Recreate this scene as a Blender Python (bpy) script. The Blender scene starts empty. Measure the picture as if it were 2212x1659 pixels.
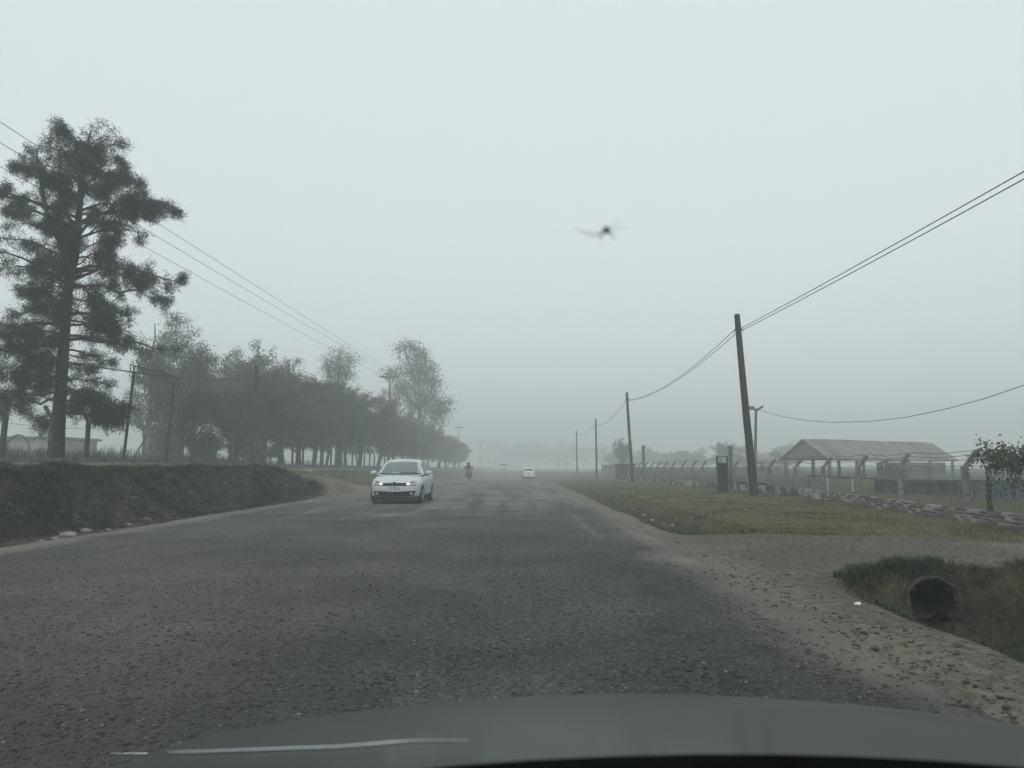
import bpy, bmesh, math, random
import numpy as np
from mathutils import Vector, Matrix
from mathutils.bvhtree import BVHTree

# ------------------------------------------------------------------ camera, world, sun, exposure
sc = bpy.context.scene
C = sc.collection
sc.render.engine = 'CYCLES'
sc.cycles.use_denoising = True
sc.cycles.volume_bounces = 2
sc.cycles.max_bounces = 6
sc.cycles.diffuse_bounces = 2
sc.cycles.glossy_bounces = 2
sc.cycles.transparent_max_bounces = 8
sc.cycles.sample_clamp_indirect = 4.0
F, CU, CV = 1700.0, 1106.0, 829.5          # focal length and centre in the units of a 2212 x 1659 picture
H0 = 1.2                                    # eye height above the road
pitch = math.atan((1008 - CV) / F)
yaw = math.atan((1117 - CU) / F)
cam_d = bpy.data.cameras.new('camera')
cam = bpy.data.objects.new('camera', cam_d)
C.objects.link(cam)
cam.location = (0, 0, H0)
cam.rotation_euler = (math.pi / 2 + pitch, 0, yaw)
cam_d.sensor_width = 36
cam_d.lens = F / 2212 * 36
cam_d.clip_start = 0.05
cam_d.clip_end = 3000
cam_d.dof.use_dof = True
cam_d.dof.focus_distance = 26
cam_d.dof.aperture_fstop = 8.0
sc.camera = cam
ROT = cam.rotation_euler.to_matrix()

world = bpy.data.worlds.new('World')
sc.world = world
world.use_nodes = True
wn = world.node_tree
wn.nodes.clear()
sky = wn.nodes.new('ShaderNodeTexSky')
sky.sky_type = 'NISHITA'
sky.sun_disc = False
sky.sun_elevation = math.radians(48)
sky.sun_rotation = math.radians(195)
sky.dust_density = 6.0
sky.air_density = 1.4
hsv = wn.nodes.new('ShaderNodeHueSaturation')
hsv.inputs['Saturation'].default_value = 0.16
mixw = wn.nodes.new('ShaderNodeMixRGB')
mixw.inputs['Fac'].default_value = 0.75
mixw.inputs['Color2'].default_value = (7.65, 8.56, 8.8, 1)   # even overcast cloud
bgn = wn.nodes.new('ShaderNodeBackground')
bgn.inputs['Strength'].default_value = 0.1
won = wn.nodes.new('ShaderNodeOutputWorld')
wn.links.new(sky.outputs['Color'], hsv.inputs['Color'])
wn.links.new(hsv.outputs['Color'], mixw.inputs['Color1'])
wn.links.new(mixw.outputs['Color'], bgn.inputs['Color'])
wn.links.new(bgn.outputs['Background'], won.inputs['Surface'])

sun_d = bpy.data.lights.new('sun', 'SUN')
sun_d.energy = 0.5
sun_d.angle = math.radians(40)
sun_d.color = (1.0, 0.97, 0.93)
sun = bpy.data.objects.new('sun', sun_d)
C.objects.link(sun)
sun.rotation_euler = (math.radians(42), 0, math.radians(-15))
sc.view_settings.view_transform = 'Standard'
sc.view_settings.look = 'None'
sc.view_settings.exposure = 0.27
sc.view_settings.gamma = 1.0
sc.view_settings.use_curve_mapping = False

rng = np.random.default_rng(7)
random.seed(7)
PI = math.pi


def P(u, v, Y):
    """World point at distance Y along the road on the line of sight through picture point (u, v)."""
    d = ROT @ Vector(((u - CU) / F, -(v - CV) / F, -1))
    return Vector((0, 0, H0)) + d * (Y / d.y)


# ------------------------------------------------------------------ helpers
def sm(a, b, x):
    t = np.clip((x - a) / (b - a), 0, 1)
    return t * t * (3 - 2 * t)


def vnoise(x, y, seed=0):
    xi = np.floor(x).astype(np.int64); yi = np.floor(y).astype(np.int64)
    xf = x - xi; yf = y - yi

    def h(a, b):
        n = (a * 374761393 + b * 668265263 + seed * 974711) & 0x7fffffff
        n = ((n ^ (n >> 13)) * 1274126177) & 0x7fffffff
        return ((n ^ (n >> 16)) & 0xffff) / 65535.0
    ux = xf * xf * (3 - 2 * xf); uy = yf * yf * (3 - 2 * yf)
    return ((h(xi, yi) * (1 - ux) + h(xi + 1, yi) * ux) * (1 - uy)
            + (h(xi, yi + 1) * (1 - ux) + h(xi + 1, yi + 1) * ux) * uy) * 2 - 1


def fbm(x, y, s, octv=3, seed=0):
    r = 0; a = 1.0; t = 0
    for k in range(octv):
        r = r + a * vnoise(x * s, y * s, seed + k * 17); t += a; a *= 0.5; s *= 2.03
    return r / t


def tag(o, label=None, cat=None, group=None, kind=None):
    if label: o['label'] = label
    if cat: o['category'] = cat
    if group: o['group'] = group
    if kind: o['kind'] = kind
    return o


def empty(name, loc, rz=0):
    o = bpy.data.objects.new(name, None)
    C.objects.link(o)
    o.location = loc
    o.rotation_euler = (0, 0, rz)
    o.empty_display_size = 0.2
    return o


def link(name, me, parent=None, loc=None):
    o = bpy.data.objects.new(name, me)
    C.objects.link(o)
    if parent: o.parent = parent
    if loc is not None: o.location = loc
    return o


def copy_tree(o, parent=None):
    c = o.copy(); C.objects.link(c)
    if parent: c.parent = parent
    for ch in list(o.children): copy_tree(ch, c)
    return c


def npmesh(name, v, f, m=None, smooth=False):
    """Mesh from arrays: v (N,3), f (M,k) or a list of such arrays."""
    me = bpy.data.meshes.new(name)
    fl = f if isinstance(f, list) else [f]
    v = np.asarray(v, np.float32)
    loops = np.concatenate([a.reshape(-1) for a in fl]).astype(np.int32)
    tot = np.concatenate([np.full(len(a), a.shape[1]) for a in fl]).astype(np.int32)
    st = np.concatenate([[0], np.cumsum(tot)[:-1]]).astype(np.int32)
    me.vertices.add(len(v)); me.vertices.foreach_set('co', v.reshape(-1))
    me.loops.add(len(loops)); me.loops.foreach_set('vertex_index', loops)
    me.polygons.add(len(tot)); me.polygons.foreach_set('loop_start', st)
    me.polygons.foreach_set('loop_total', tot)
    me.update(calc_edges=True)
    me.validate()
    if smooth: me.polygons.foreach_set('use_smooth', np.ones(len(tot), bool))
    if m: me.materials.append(m)
    return me


class MB:
    def __init__(s): s.v = []; s.f = []

    def add(s, vs, fs):
        n = len(s.v)
        s.v += [tuple(p) for p in vs]
        s.f += [tuple(i + n for i in f) for f in fs]
        return s

    def box(s, c, d, rot=None):
        x, y, z = d[0] / 2, d[1] / 2, d[2] / 2
        vs = [Vector((i * x, j * y, k * z)) for k in (-1, 1) for j in (-1, 1) for i in (-1, 1)]
        if rot is not None: vs = [rot @ p for p in vs]
        c = Vector(c)
        return s.add([p + c for p in vs], [(0, 2, 3, 1), (4, 5, 7, 6), (0, 1, 5, 4), (2, 6, 7, 3), (0, 4, 6, 2), (1, 3, 7, 5)])

    def tube(s, pts, rad, n=6, cap=True):
        pts = [Vector(p) for p in pts]
        if not hasattr(rad, '__len__'): rad = [rad] * len(pts)
        rings = []
        up = Vector((0.13, 0.27, 1)).normalized()
        for i, p in enumerate(pts):
            t = (pts[min(i + 1, len(pts) - 1)] - pts[max(i - 1, 0)])
            t = t.normalized() if t.length > 1e-9 else Vector((0, 0, 1))
            a = t.cross(up)
            if a.length < 0.1: a = t.cross(Vector((1, 0, 0)))
            a.normalize(); b = t.cross(a)
            rings.append([p + (a * math.cos(2 * PI * k / n) + b * math.sin(2 * PI * k / n)) * rad[i] for k in range(n)])
        vs = [q for r in rings for q in r]; fs = []
        for i in range(len(pts) - 1):
            for k in range(n):
                k2 = (k + 1) % n
                fs.append((i * n + k, i * n + k2, (i + 1) * n + k2, (i + 1) * n + k))
        if cap:
            fs.append(tuple(range(n - 1, -1, -1))); fs.append(tuple((len(pts) - 1) * n + k for k in range(n)))
        return s.add(vs, fs)

    def lathe(s, prof, c=(0, 0, 0), axis='z', n=20):
        c = Vector(c); vs = []; fs = []
        for r, h in prof:
            for k in range(n):
                a = 2 * PI * k / n
                x, y = r * math.cos(a), r * math.sin(a)
                vs.append(c + (Vector((x, y, h)) if axis == 'z' else Vector((h, x, y)) if axis == 'x' else Vector((x, h, y))))
        for i in range(len(prof) - 1):
            for k in range(n):
                k2 = (k + 1) % n
                fs.append((i * n + k, i * n + k2, (i + 1) * n + k2, (i + 1) * n + k))
        return s.add(vs, fs)

    def mesh(s, name, m, smooth=False):
        me = bpy.data.meshes.new(name)
        me.from_pydata(s.v, [], s.f); me.update()
        bm = bmesh.new(); bm.from_mesh(me)
        bmesh.ops.recalc_face_normals(bm, faces=bm.faces)
        bm.to_mesh(me); bm.free()
        if smooth:
            me.polygons.foreach_set('use_smooth', [True] * len(me.polygons))
            try: me.set_sharp_from_angle(angle=math.radians(40))
            except Exception: pass
        me.materials.append(m)
        return me

    def build(s, name, m, parent=None, loc=None, smooth=False):
        return link(name, s.mesh(name, m, smooth), parent, loc)


def mat(name, c1, c2=None, rough=0.8, scale=6.0, bump=0.0, bscale=40.0, metal=0.0, spec=0.3, detail=5.0,
        emit=None, coat=0.0, lo=0.35, hi=0.65, stretch=None):
    m = bpy.data.materials.new(name); m.use_nodes = True
    nt = m.node_tree; b = nt.nodes['Principled BSDF']
    b.inputs['Roughness'].default_value = rough
    b.inputs['Metallic'].default_value = metal
    b.inputs['Specular IOR Level'].default_value = spec
    b.inputs['Coat Weight'].default_value = coat
    b.inputs['Coat Roughness'].default_value = 0.08
    tc = nt.nodes.new('ShaderNodeTexCoord')
    vec = tc.outputs['Object']
    if stretch:
        mp = nt.nodes.new('ShaderNodeMapping'); mp.inputs['Scale'].default_value = stretch
        nt.links.new(vec, mp.inputs['Vector']); vec = mp.outputs['Vector']
    no = nt.nodes.new('ShaderNodeTexNoise')
    no.inputs['Scale'].default_value = scale; no.inputs['Detail'].default_value = detail
    nt.links.new(vec, no.inputs['Vector'])
    r = nt.nodes.new('ShaderNodeValToRGB')
    r.color_ramp.elements[0].position = lo; r.color_ramp.elements[1].position = hi
    c2 = c2 or tuple(min(1, x * 1.25) for x in c1)
    r.color_ramp.elements[0].color = (*c1, 1); r.color_ramp.elements[1].color = (*c2, 1)
    nt.links.new(no.outputs['Fac'], r.inputs['Fac'])
    nt.links.new(r.outputs['Color'], b.inputs['Base Color'])
    if bump:
        n2 = nt.nodes.new('ShaderNodeTexNoise'); n2.inputs['Scale'].default_value = bscale
        n2.inputs['Detail'].default_value = 6
        nt.links.new(vec, n2.inputs['Vector'])
        bp = nt.nodes.new('ShaderNodeBump'); bp.inputs['Strength'].default_value = bump
        bp.inputs['Distance'].default_value = 0.02
        nt.links.new(n2.outputs['Fac'], bp.inputs['Height'])
        nt.links.new(bp.outputs['Normal'], b.inputs['Normal'])
    if emit:
        b.inputs['Emission Color'].default_value = (*emit[0], 1)
        b.inputs['Emission Strength'].default_value = emit[1]
    return m


M = {}
M['bark'] = mat('bark', (.018, .017, .015), (.050, .045, .039), .95, 5, .6, 20)
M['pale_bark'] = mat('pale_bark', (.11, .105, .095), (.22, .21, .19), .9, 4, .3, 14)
M['needles'] = mat('needles', (.009, .014, .010), (.024, .032, .021), .8, 1.1)
M['olive_leaf'] = mat('olive_leaf', (.046, .050, .024), (.115, .104, .040), .75, .45)
M['dark_leaf'] = mat('dark_leaf', (.022, .032, .022), (.055, .066, .036), .75, .5)
M['rust_leaf'] = mat('rust_leaf', (.064, .048, .028), (.135, .092, .048), .75, .5)
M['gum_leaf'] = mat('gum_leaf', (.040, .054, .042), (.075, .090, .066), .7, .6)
M['vine_leaf'] = mat('vine_leaf', (.025, .045, .022), (.085, .085, .038), .65, 3)
M['concrete'] = mat('concrete', (.11, .108, .10), (.25, .245, .23), .9, 7, .5, 40)
M['dark_concrete'] = mat('dark_concrete', (.07, .075, .068), (.16, .16, .145), .92, 5, .5, 30)
M['silt'] = mat('silt', (.022, .020, .017), (.06, .053, .045), .9, 9, .7, 30)
M['shade_concrete'] = mat('shade_concrete', (.022, .022, .020), (.065, .062, .056), .9, 6, .6, 25)  # concrete darkened so the shade inside the pipe is in its colour
M['post_dark'] = mat('post_dark', (.035, .036, .033), (.085, .085, .078), .92, 6, .5, 30)
M['pole_wood'] = mat('pole_wood', (.020, .018, .016), (.055, .049, .043), .85, 9, .5, 30, stretch=(3, 3, .25))
M['dark_steel'] = mat('dark_steel', (.022, .02, .02), (.05, .044, .042), .6, 12, .2, 40, spec=.5)
M['galv'] = mat('galv', (.10, .105, .11), (.2, .2, .21), .55, 10, metal=.4)
M['wire_black'] = mat('wire_black', (.02, .02, .02), (.03, .03, .03), .6)
M['wire_grey'] = mat('wire_grey', (.10, .10, .105), (.14, .14, .145), .6)
M['mesh_wire'] = mat('mesh_wire', (.06, .062, .062), (.13, .13, .13), .6, 9, metal=.2)
M['white_wall'] = mat('white_wall', (.45, .45, .43), (.62, .62, .60), .9, 2, .3, 20)
M['grey_wall'] = mat('grey_wall', (.2, .2, .2), (.33, .33, .32), .9, 1.5, .3, 20)
M['dark_wall'] = mat('dark_wall', (.045, .047, .047), (.11, .11, .108), .92, 2.5, .4, 20)
M['blue_wall'] = mat('blue_wall', (.10, .13, .15), (.17, .20, .22), .9, 2.5, .3, 20)
M['roof_metal'] = mat('roof_metal', (.12, .118, .11), (.2, .195, .18), .7, 1.2, .15, 12)
M['roof_old'] = mat('roof_old', (.10, .095, .085), (.17, .16, .14), .8, 1.5, .15, 12)
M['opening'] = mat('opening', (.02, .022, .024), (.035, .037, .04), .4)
M['board'] = mat('board', (.018, .02, .022), (.04, .043, .045), .8, 6, .2, 20)
M['white_pole'] = mat('white_pole', (.55, .55, .53), (.7, .7, .68), .8, 9)
M['white_paint'] = mat('white_paint', (.66, .69, .71), (.72, .745, .76), .3, 2, coat=.6, spec=.5)
M['silver_paint'] = mat('silver_paint', (.44, .48, .50), (.50, .535, .55), .32, 2, coat=.6, spec=.5)
M['black_plastic'] = mat('black_plastic', (.012, .012, .014), (.022, .022, .024), .5, 14)
M['glass'] = mat('glass', (.020, .024, .025), (.03, .035, .036), .22, 3, spec=.28)
M['pale_glass'] = mat('pale_glass', (.12, .145, .145), (.15, .175, .175), .07, 3, spec=.6)
M['lens'] = mat('lens', (.22, .235, .24), (.36, .37, .38), .08, 18, spec=.7)
M['lit'] = mat('lit', (.9, .7, .45), None, .4, emit=((1.0, .62, .28), 3.2))
M['lamp_lit'] = mat('lamp_lit', (.9, .9, .85), None, .4, emit=((1.0, .96, .88), 6.0))
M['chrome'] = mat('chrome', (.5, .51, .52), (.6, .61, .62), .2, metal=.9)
M['rubber'] = mat('rubber', (.012, .012, .012), (.03, .029, .027), .85, 10)
M['rim'] = mat('rim', (.32, .33, .34), (.42, .43, .44), .35, metal=.6)
M['plate_white'] = mat('plate_white', (.66, .67, .67), (.72, .72, .72), .5)
M['plate_blue'] = mat('plate_blue', (.03, .045, .16), (.035, .05, .17), .5)
M['ink'] = mat('ink', (.01, .01, .012), (.015, .015, .018), .6)
M['tail_red'] = mat('tail_red', (.22, .02, .02), (.28, .03, .03), .25, spec=.5)
M['cloth_dark'] = mat('cloth_dark', (.016, .017, .019), (.034, .035, .038), .9, 8, .3, 30)
M['skin'] = mat('skin', (.30, .19, .13), (.36, .23, .16), .6)
M['hood_paint'] = mat('hood_paint', (.026, .030, .028), (.044, .047, .043), .45, 2.6, coat=.24, spec=.15)
M['cowl_black'] = mat('cowl_black', (.004, .004, .004), (.007, .007, .007), 1.0, 9, spec=.0)
M['feather'] = mat('feather', (.012, .012, .014), (.032, .030, .030), .8, 30)
M['paper'] = mat('paper', (.6, .6, .58), (.72, .72, .7), .9, 10)
M['stone_pale'] = mat('stone_pale', (.15, .14, .125), (.27, .255, .23), .92, 9, .5, 40)


# ------------------------------------------------------------------ the lie of the land
def zl(y):
    return np.interp(y, [-50, 40, 58, 77, 92, 105, 125, 150, 220, 300, 700], [0, 0, -.05, -.16, -.36, -.46, -.36, -.1, -.1, -.1, -.1])


def xfoot(y):
    return np.interp(y, [-20, 10, 15, 28, 33, 60], [-12.5, -10.6, -9.9, -8.5, -8.0, -8.0])


def edgeL(y): return -7.05 + 0 * y
def edgeR(y): return np.interp(y, [0, 10, 25, 60], [1.75, 1.8, 1.95, 2.2])


def land(x, y):
    """Height of the ground, and masks: grass, pale dirt, mud."""
    x = np.asarray(x, float); y = np.asarray(y, float)
    wob = fbm(x, y, .35, 3, 5)
    wx = wob * .35
    n1 = fbm(x, y, 1.1, 4, 1); n2 = fbm(x, y, 4.5, 3, 2)
    xf = xfoot(y)
    bw = 1 - sm(32.4, 33.3, y); aw = sm(42.5, 46, y); cw = 1 - bw - aw
    # left: gutter, bank, crossing, verge beyond
    dl = np.interp(y, [0, 26, 32], [.26, .24, .02])
    t = xf - x + wx * .6
    rise = sm(0, 2.1, t)
    zb = -dl * sm(.1, .9, -7.3 - x + wx * .3) * (1 - sm(.0, .9, t)) + 1.10 * rise + .22 * sm(2.3, 5.5, t) + .22 * sm(5.5, 14, t)
    zb = zb + sm(.0, .4, t) * (1 - sm(2.1, 2.9, t)) * (n1 * .15 + fbm(x, y, 2.4, 3, 9) * .13)
    zc = np.clip((-7.3 - x) / 6.8, 0, 1) * 1.12 + .22 * sm(14, 17.5, -x) + .22 * sm(17.5, 24, -x)
    za = sm(0, 5.5, -8.3 - x) * 1.0 + .30 * sm(13, 17, -x) + .2 * sm(17, 24, -x)
    zc = zc + .56 * sm(-7.2, -7.75, x) * (1 - sm(-9.2, -10.8, x)) * (1 - sm(34, 39, y))
    zleft = zb * bw + zc * cw + za * aw
    zleft = zleft * (1 - .35 * sm(100, 170, y))
    # right: near ditch, drive crossing, far ditch, verge, wall line
    nw = 1 - sm(8.36, 8.58, y); fw = sm(14.2, 15.3, y)
    xr = x + wx * .5
    dn = -.70 * sm(3.05, 4.25, xr) * (1 - sm(4.85, 6.1, xr))
    df = -.66 * sm(2.75, 3.4, xr) * (1 - sm(3.75, 4.4, xr)) * (1 - .75 * sm(45, 85, y))
    wallz = np.interp(y, [0, 10, 17.7, 28.5, 45, 80], [-.02, -.05, -.04, .14, .06, .04])
    zv = .09 * sm(4.2, 5.4, xr) * fw + (wallz - .05) * sm(5.5, 9.0, x)
    zright = dn * nw + df * fw + zv + .15 * sm(3.2, 4.3, x) * (1 - sm(5.4, 7.5, x)) * sm(8.45, 8.75, y) * (1 - sm(11.5, 14.5, y))
    sr = sm(1.6, 3.0, x); sl = sm(-7.0, -8.2, x)
    inside = (1 - sm(1.7, 2.6, x)) * sm(-7.9, -7.2, x)
    off = 1 - sm(1.2, 2.2, x) * 1.0 * (x > 0) - sm(-6.8, -7.6, x) * (x < 0)
    z = np.where(x < -3, zleft, zright) + zl(y) * (1 - .8 * sm(6, 14, np.abs(x + 2.5)))
    outside = np.clip(sm(2.0, 3.2, x) + sm(-7.2, -8.4, x), 0, 1)
    z = z + outside * (n1 * .035 + n2 * .018)
    # masks
    g = np.zeros_like(x); d = np.zeros_like(x); mu = np.zeros_like(x)
    gl = (bw * sm(.1, .8, t + n1 * .8) * (.30 + .55 * sm(1.7, 2.4, t)) + aw * sm(.2, 2.2, -8.2 - x + n1 * 1.2) + cw * sm(12.5, 15.5, -x + n1 * 1.5))
    path = sm(.0, .25, -13.0 - x) * (1 - sm(.0, .25, -14.1 - x))
    gl = gl * (1 - .9 * path)
    nd = (1 - sm(8.60, 8.95, y + n1 * .4)) * sm(3.25, 3.75, xr + n1 * .5)
    gnear = nd * (.22 + .6 * sm(4.9, 5.7, xr))
    gdrive = nw * 0 + (1 - nw) * (1 - fw) * np.maximum(sm(10.2, 11.4, x + n1 * .8), sm(13.0, 14.4, y + n1 * .8) * sm(3.5, 5, x))
    gfar = fw * sm(3.0, 3.7, xr + n1 * .5) * (1 - .55 * sm(3.1, 3.5, xr) * (1 - sm(4.05, 4.5, xr)))
    grt = np.clip(gnear + gdrive + gfar, 0, 1)
    g = np.where(x < -3, gl, grt)
    d = np.where(x < -3, cw * .9 + path + bw * sm(-7.0, -7.25, x + n1 * .2) * (1 - sm(-7.6, -8.0, x + n1 * .4)),
                 .20 + .4 * n1 + .38 * (1 - sm(2.4, 3.4, x + n1 * .5)) + .45 * (1 - nw) * (1 - fw) * sm(6, 9, x) + .3 * fw * (1 - sm(2.5, 3.2, x)))
    mu = np.where(x < -3, bw * sm(-7.7, -8.2, x + n1 * .35) * (1 - .45 * sm(.2, 1.0, t) - .55 * sm(1.8, 2.4, t)),
                  np.maximum(nd * .9 * (1 - sm(5.0, 6.0, xr)), fw * sm(3.0, 3.3, xr) * (1 - sm(4.0, 4.4, xr)) * .8))
    return z, np.clip(g, 0, 1), np.clip(d, 0, 1), np.clip(mu, 0, 1)


def Hs(x, y):
    z = land(np.array([x]), np.array([y]))[0][0]
    return float(z)


def steps(lo, hi, a, b, fine, grow):
    out = [a]
    while out[-1] < b: out.append(out[-1] + fine)
    s = fine; 
    while out[-1] < hi: s *= 1 + grow; out.append(min(hi, out[-1] + s))
    s = fine; left = []
    cur = a
    while cur > lo: s *= 1 + grow; cur = max(lo, cur - s); left.append(cur)
    return np.array(left[::-1] + out)


def grid_mesh(name, xs, ys, zf, m, attr=None):
    X, Y = np.meshgrid(xs, ys)
    Z = zf(X, Y)
    v = np.stack([X, Y, Z], -1).reshape(-1, 3)
    nx, ny = len(xs), len(ys)
    i = (np.arange(ny - 1)[:, None] * nx + np.arange(nx - 1)[None, :]).reshape(-1)
    f = np.stack([i, i + 1, i + 1 + nx, i + nx], -1)
    me = npmesh(name, v, f, m, True)
    if attr is not None:
        a = me.attributes.new('mask', 'FLOAT_COLOR', 'POINT')
        a.data.foreach_set('color', attr(X, Y).astype(np.float32).reshape(-1))
    return me


def nodes_of(name):
    m = bpy.data.materials.new(name); m.use_nodes = True
    nt = m.node_tree
    return m, nt, nt.nodes['Principled BSDF']


def N(nt, t, **kw):
    n = nt.nodes.new(t)
    for k, v in kw.items():
        n.inputs[k.replace('_', ' ')].default_value = v
    return n


def ramp(nt, src, stops):
    r = nt.nodes.new('ShaderNodeValToRGB')
    el = r.color_ramp.elements
    while len(el) < len(stops): el.new(0.5)
    for e, (p, c) in zip(el, stops):
        e.position = p; e.color = (*c, 1) if len(c) == 3 else c
    nt.links.new(src, r.inputs['Fac'])
    return r.outputs['Color']


def mixc(nt, fac, a, b, mode='MIX'):
    n = nt.nodes.new('ShaderNodeMixRGB'); n.blend_type = mode
    for s, k in ((fac, 'Fac'), (a, 'Color1'), (b, 'Color2')):
        if hasattr(s, 'is_linked'): nt.links.new(s, n.inputs[k])
        else: n.inputs[k].default_value = s if k == 'Fac' else (*s, 1)
    return n.outputs['Color']


def ground_material():
    m, nt, b = nodes_of('ground_soil')
    b.inputs['Roughness'].default_value = .93
    b.inputs['Specular IOR Level'].default_value = .15
    tc = N(nt, 'ShaderNodeTexCoord'); o = tc.outputs['Object']
    def noise(s, d=6, r=.55):
        n = N(nt, 'ShaderNodeTexNoise', Scale=s, Detail=d, Roughness=r); nt.links.new(o, n.inputs['Vector']); return n.outputs['Fac']
    big, mid, fine, tiny = noise(.5), noise(2.2), noise(9, 8, .65), noise(48, 4, .7)
    soil = ramp(nt, fine, [(.32, (.050, .043, .036)), (.5, (.090, .080, .067)), (.68, (.138, .124, .104))])
    soil = mixc(nt, .45, soil, ramp(nt, tiny, [(.38, (.035, .03, .026)), (.55, (.12, .104, .086)), (.7, (.20, .18, .15))]))
    pale = ramp(nt, fine, [(.3, (.092, .081, .065)), (.7, (.180, .161, .129))])
    pale = mixc(nt, .35, pale, ramp(nt, tiny, [(.36, (.06, .05, .042)), (.6, (.25, .22, .18))]))
    grass = ramp(nt, mid, [(.30, (.040, .050, .022)), (.45, (.080, .080, .034)), (.56, (.138, .118, .055)), (.7, (.168, .138, .080))])
    grass = mixc(nt, .5, grass, ramp(nt, fine, [(.35, (.022, .026, .013)), (.65, (.105, .098, .05))]))
    mud = mixc(nt, .55, ramp(nt, fine, [(.35, (.020, .018, .015)), (.52, (.054, .047, .037)), (.7, (.110, .095, .074))]), ramp(nt, mid, [(.36, (.016, .016, .012)), (.52, (.044, .041, .030)), (.66, (.105, .090, .064))]))
    at = nt.nodes.new('ShaderNodeAttribute'); at.attribute_name = 'mask'
    sp = nt.nodes.new('ShaderNodeSeparateColor'); nt.links.new(at.outputs['Color'], sp.inputs['Color'])
    def edge(src, soft=.18):   # break up a mask with noise
        ad = nt.nodes.new('ShaderNodeMath'); ad.operation = 'ADD'
        nt.links.new(src, ad.inputs[0])
        sb = nt.nodes.new('ShaderNodeMath'); sb.operation = 'MULTIPLY_ADD'
        nt.links.new(fine, sb.inputs[0]); sb.inputs[1].default_value = 1.3; sb.inputs[2].default_value = -.65
        nt.links.new(sb.outputs[0], ad.inputs[1])
        return ramp(nt, ad.outputs[0], [(.5 - soft, (0, 0, 0)), (.5 + soft, (1, 1, 1))])
    c = mixc(nt, edge(sp.outputs[1]), soil, pale)
    c = mixc(nt, edge(sp.outputs[2]), c, mud)
    c = mixc(nt, edge(sp.outputs[0], .25), c, grass)
    nt.links.new(c, b.inputs['Base Color'])
    bp = N(nt, 'ShaderNodeBump', Strength=.7, Distance=.05)
    nt.links.new(fine, bp.inputs['Height'])
    b2 = N(nt, 'ShaderNodeBump', Strength=.5, Distance=.012)
    nt.links.new(tiny, b2.inputs['Height']); nt.links.new(bp.outputs['Normal'], b2.inputs['Normal'])
    nt.links.new(b2.outputs['Normal'], b.inputs['Normal'])
    return m


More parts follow.
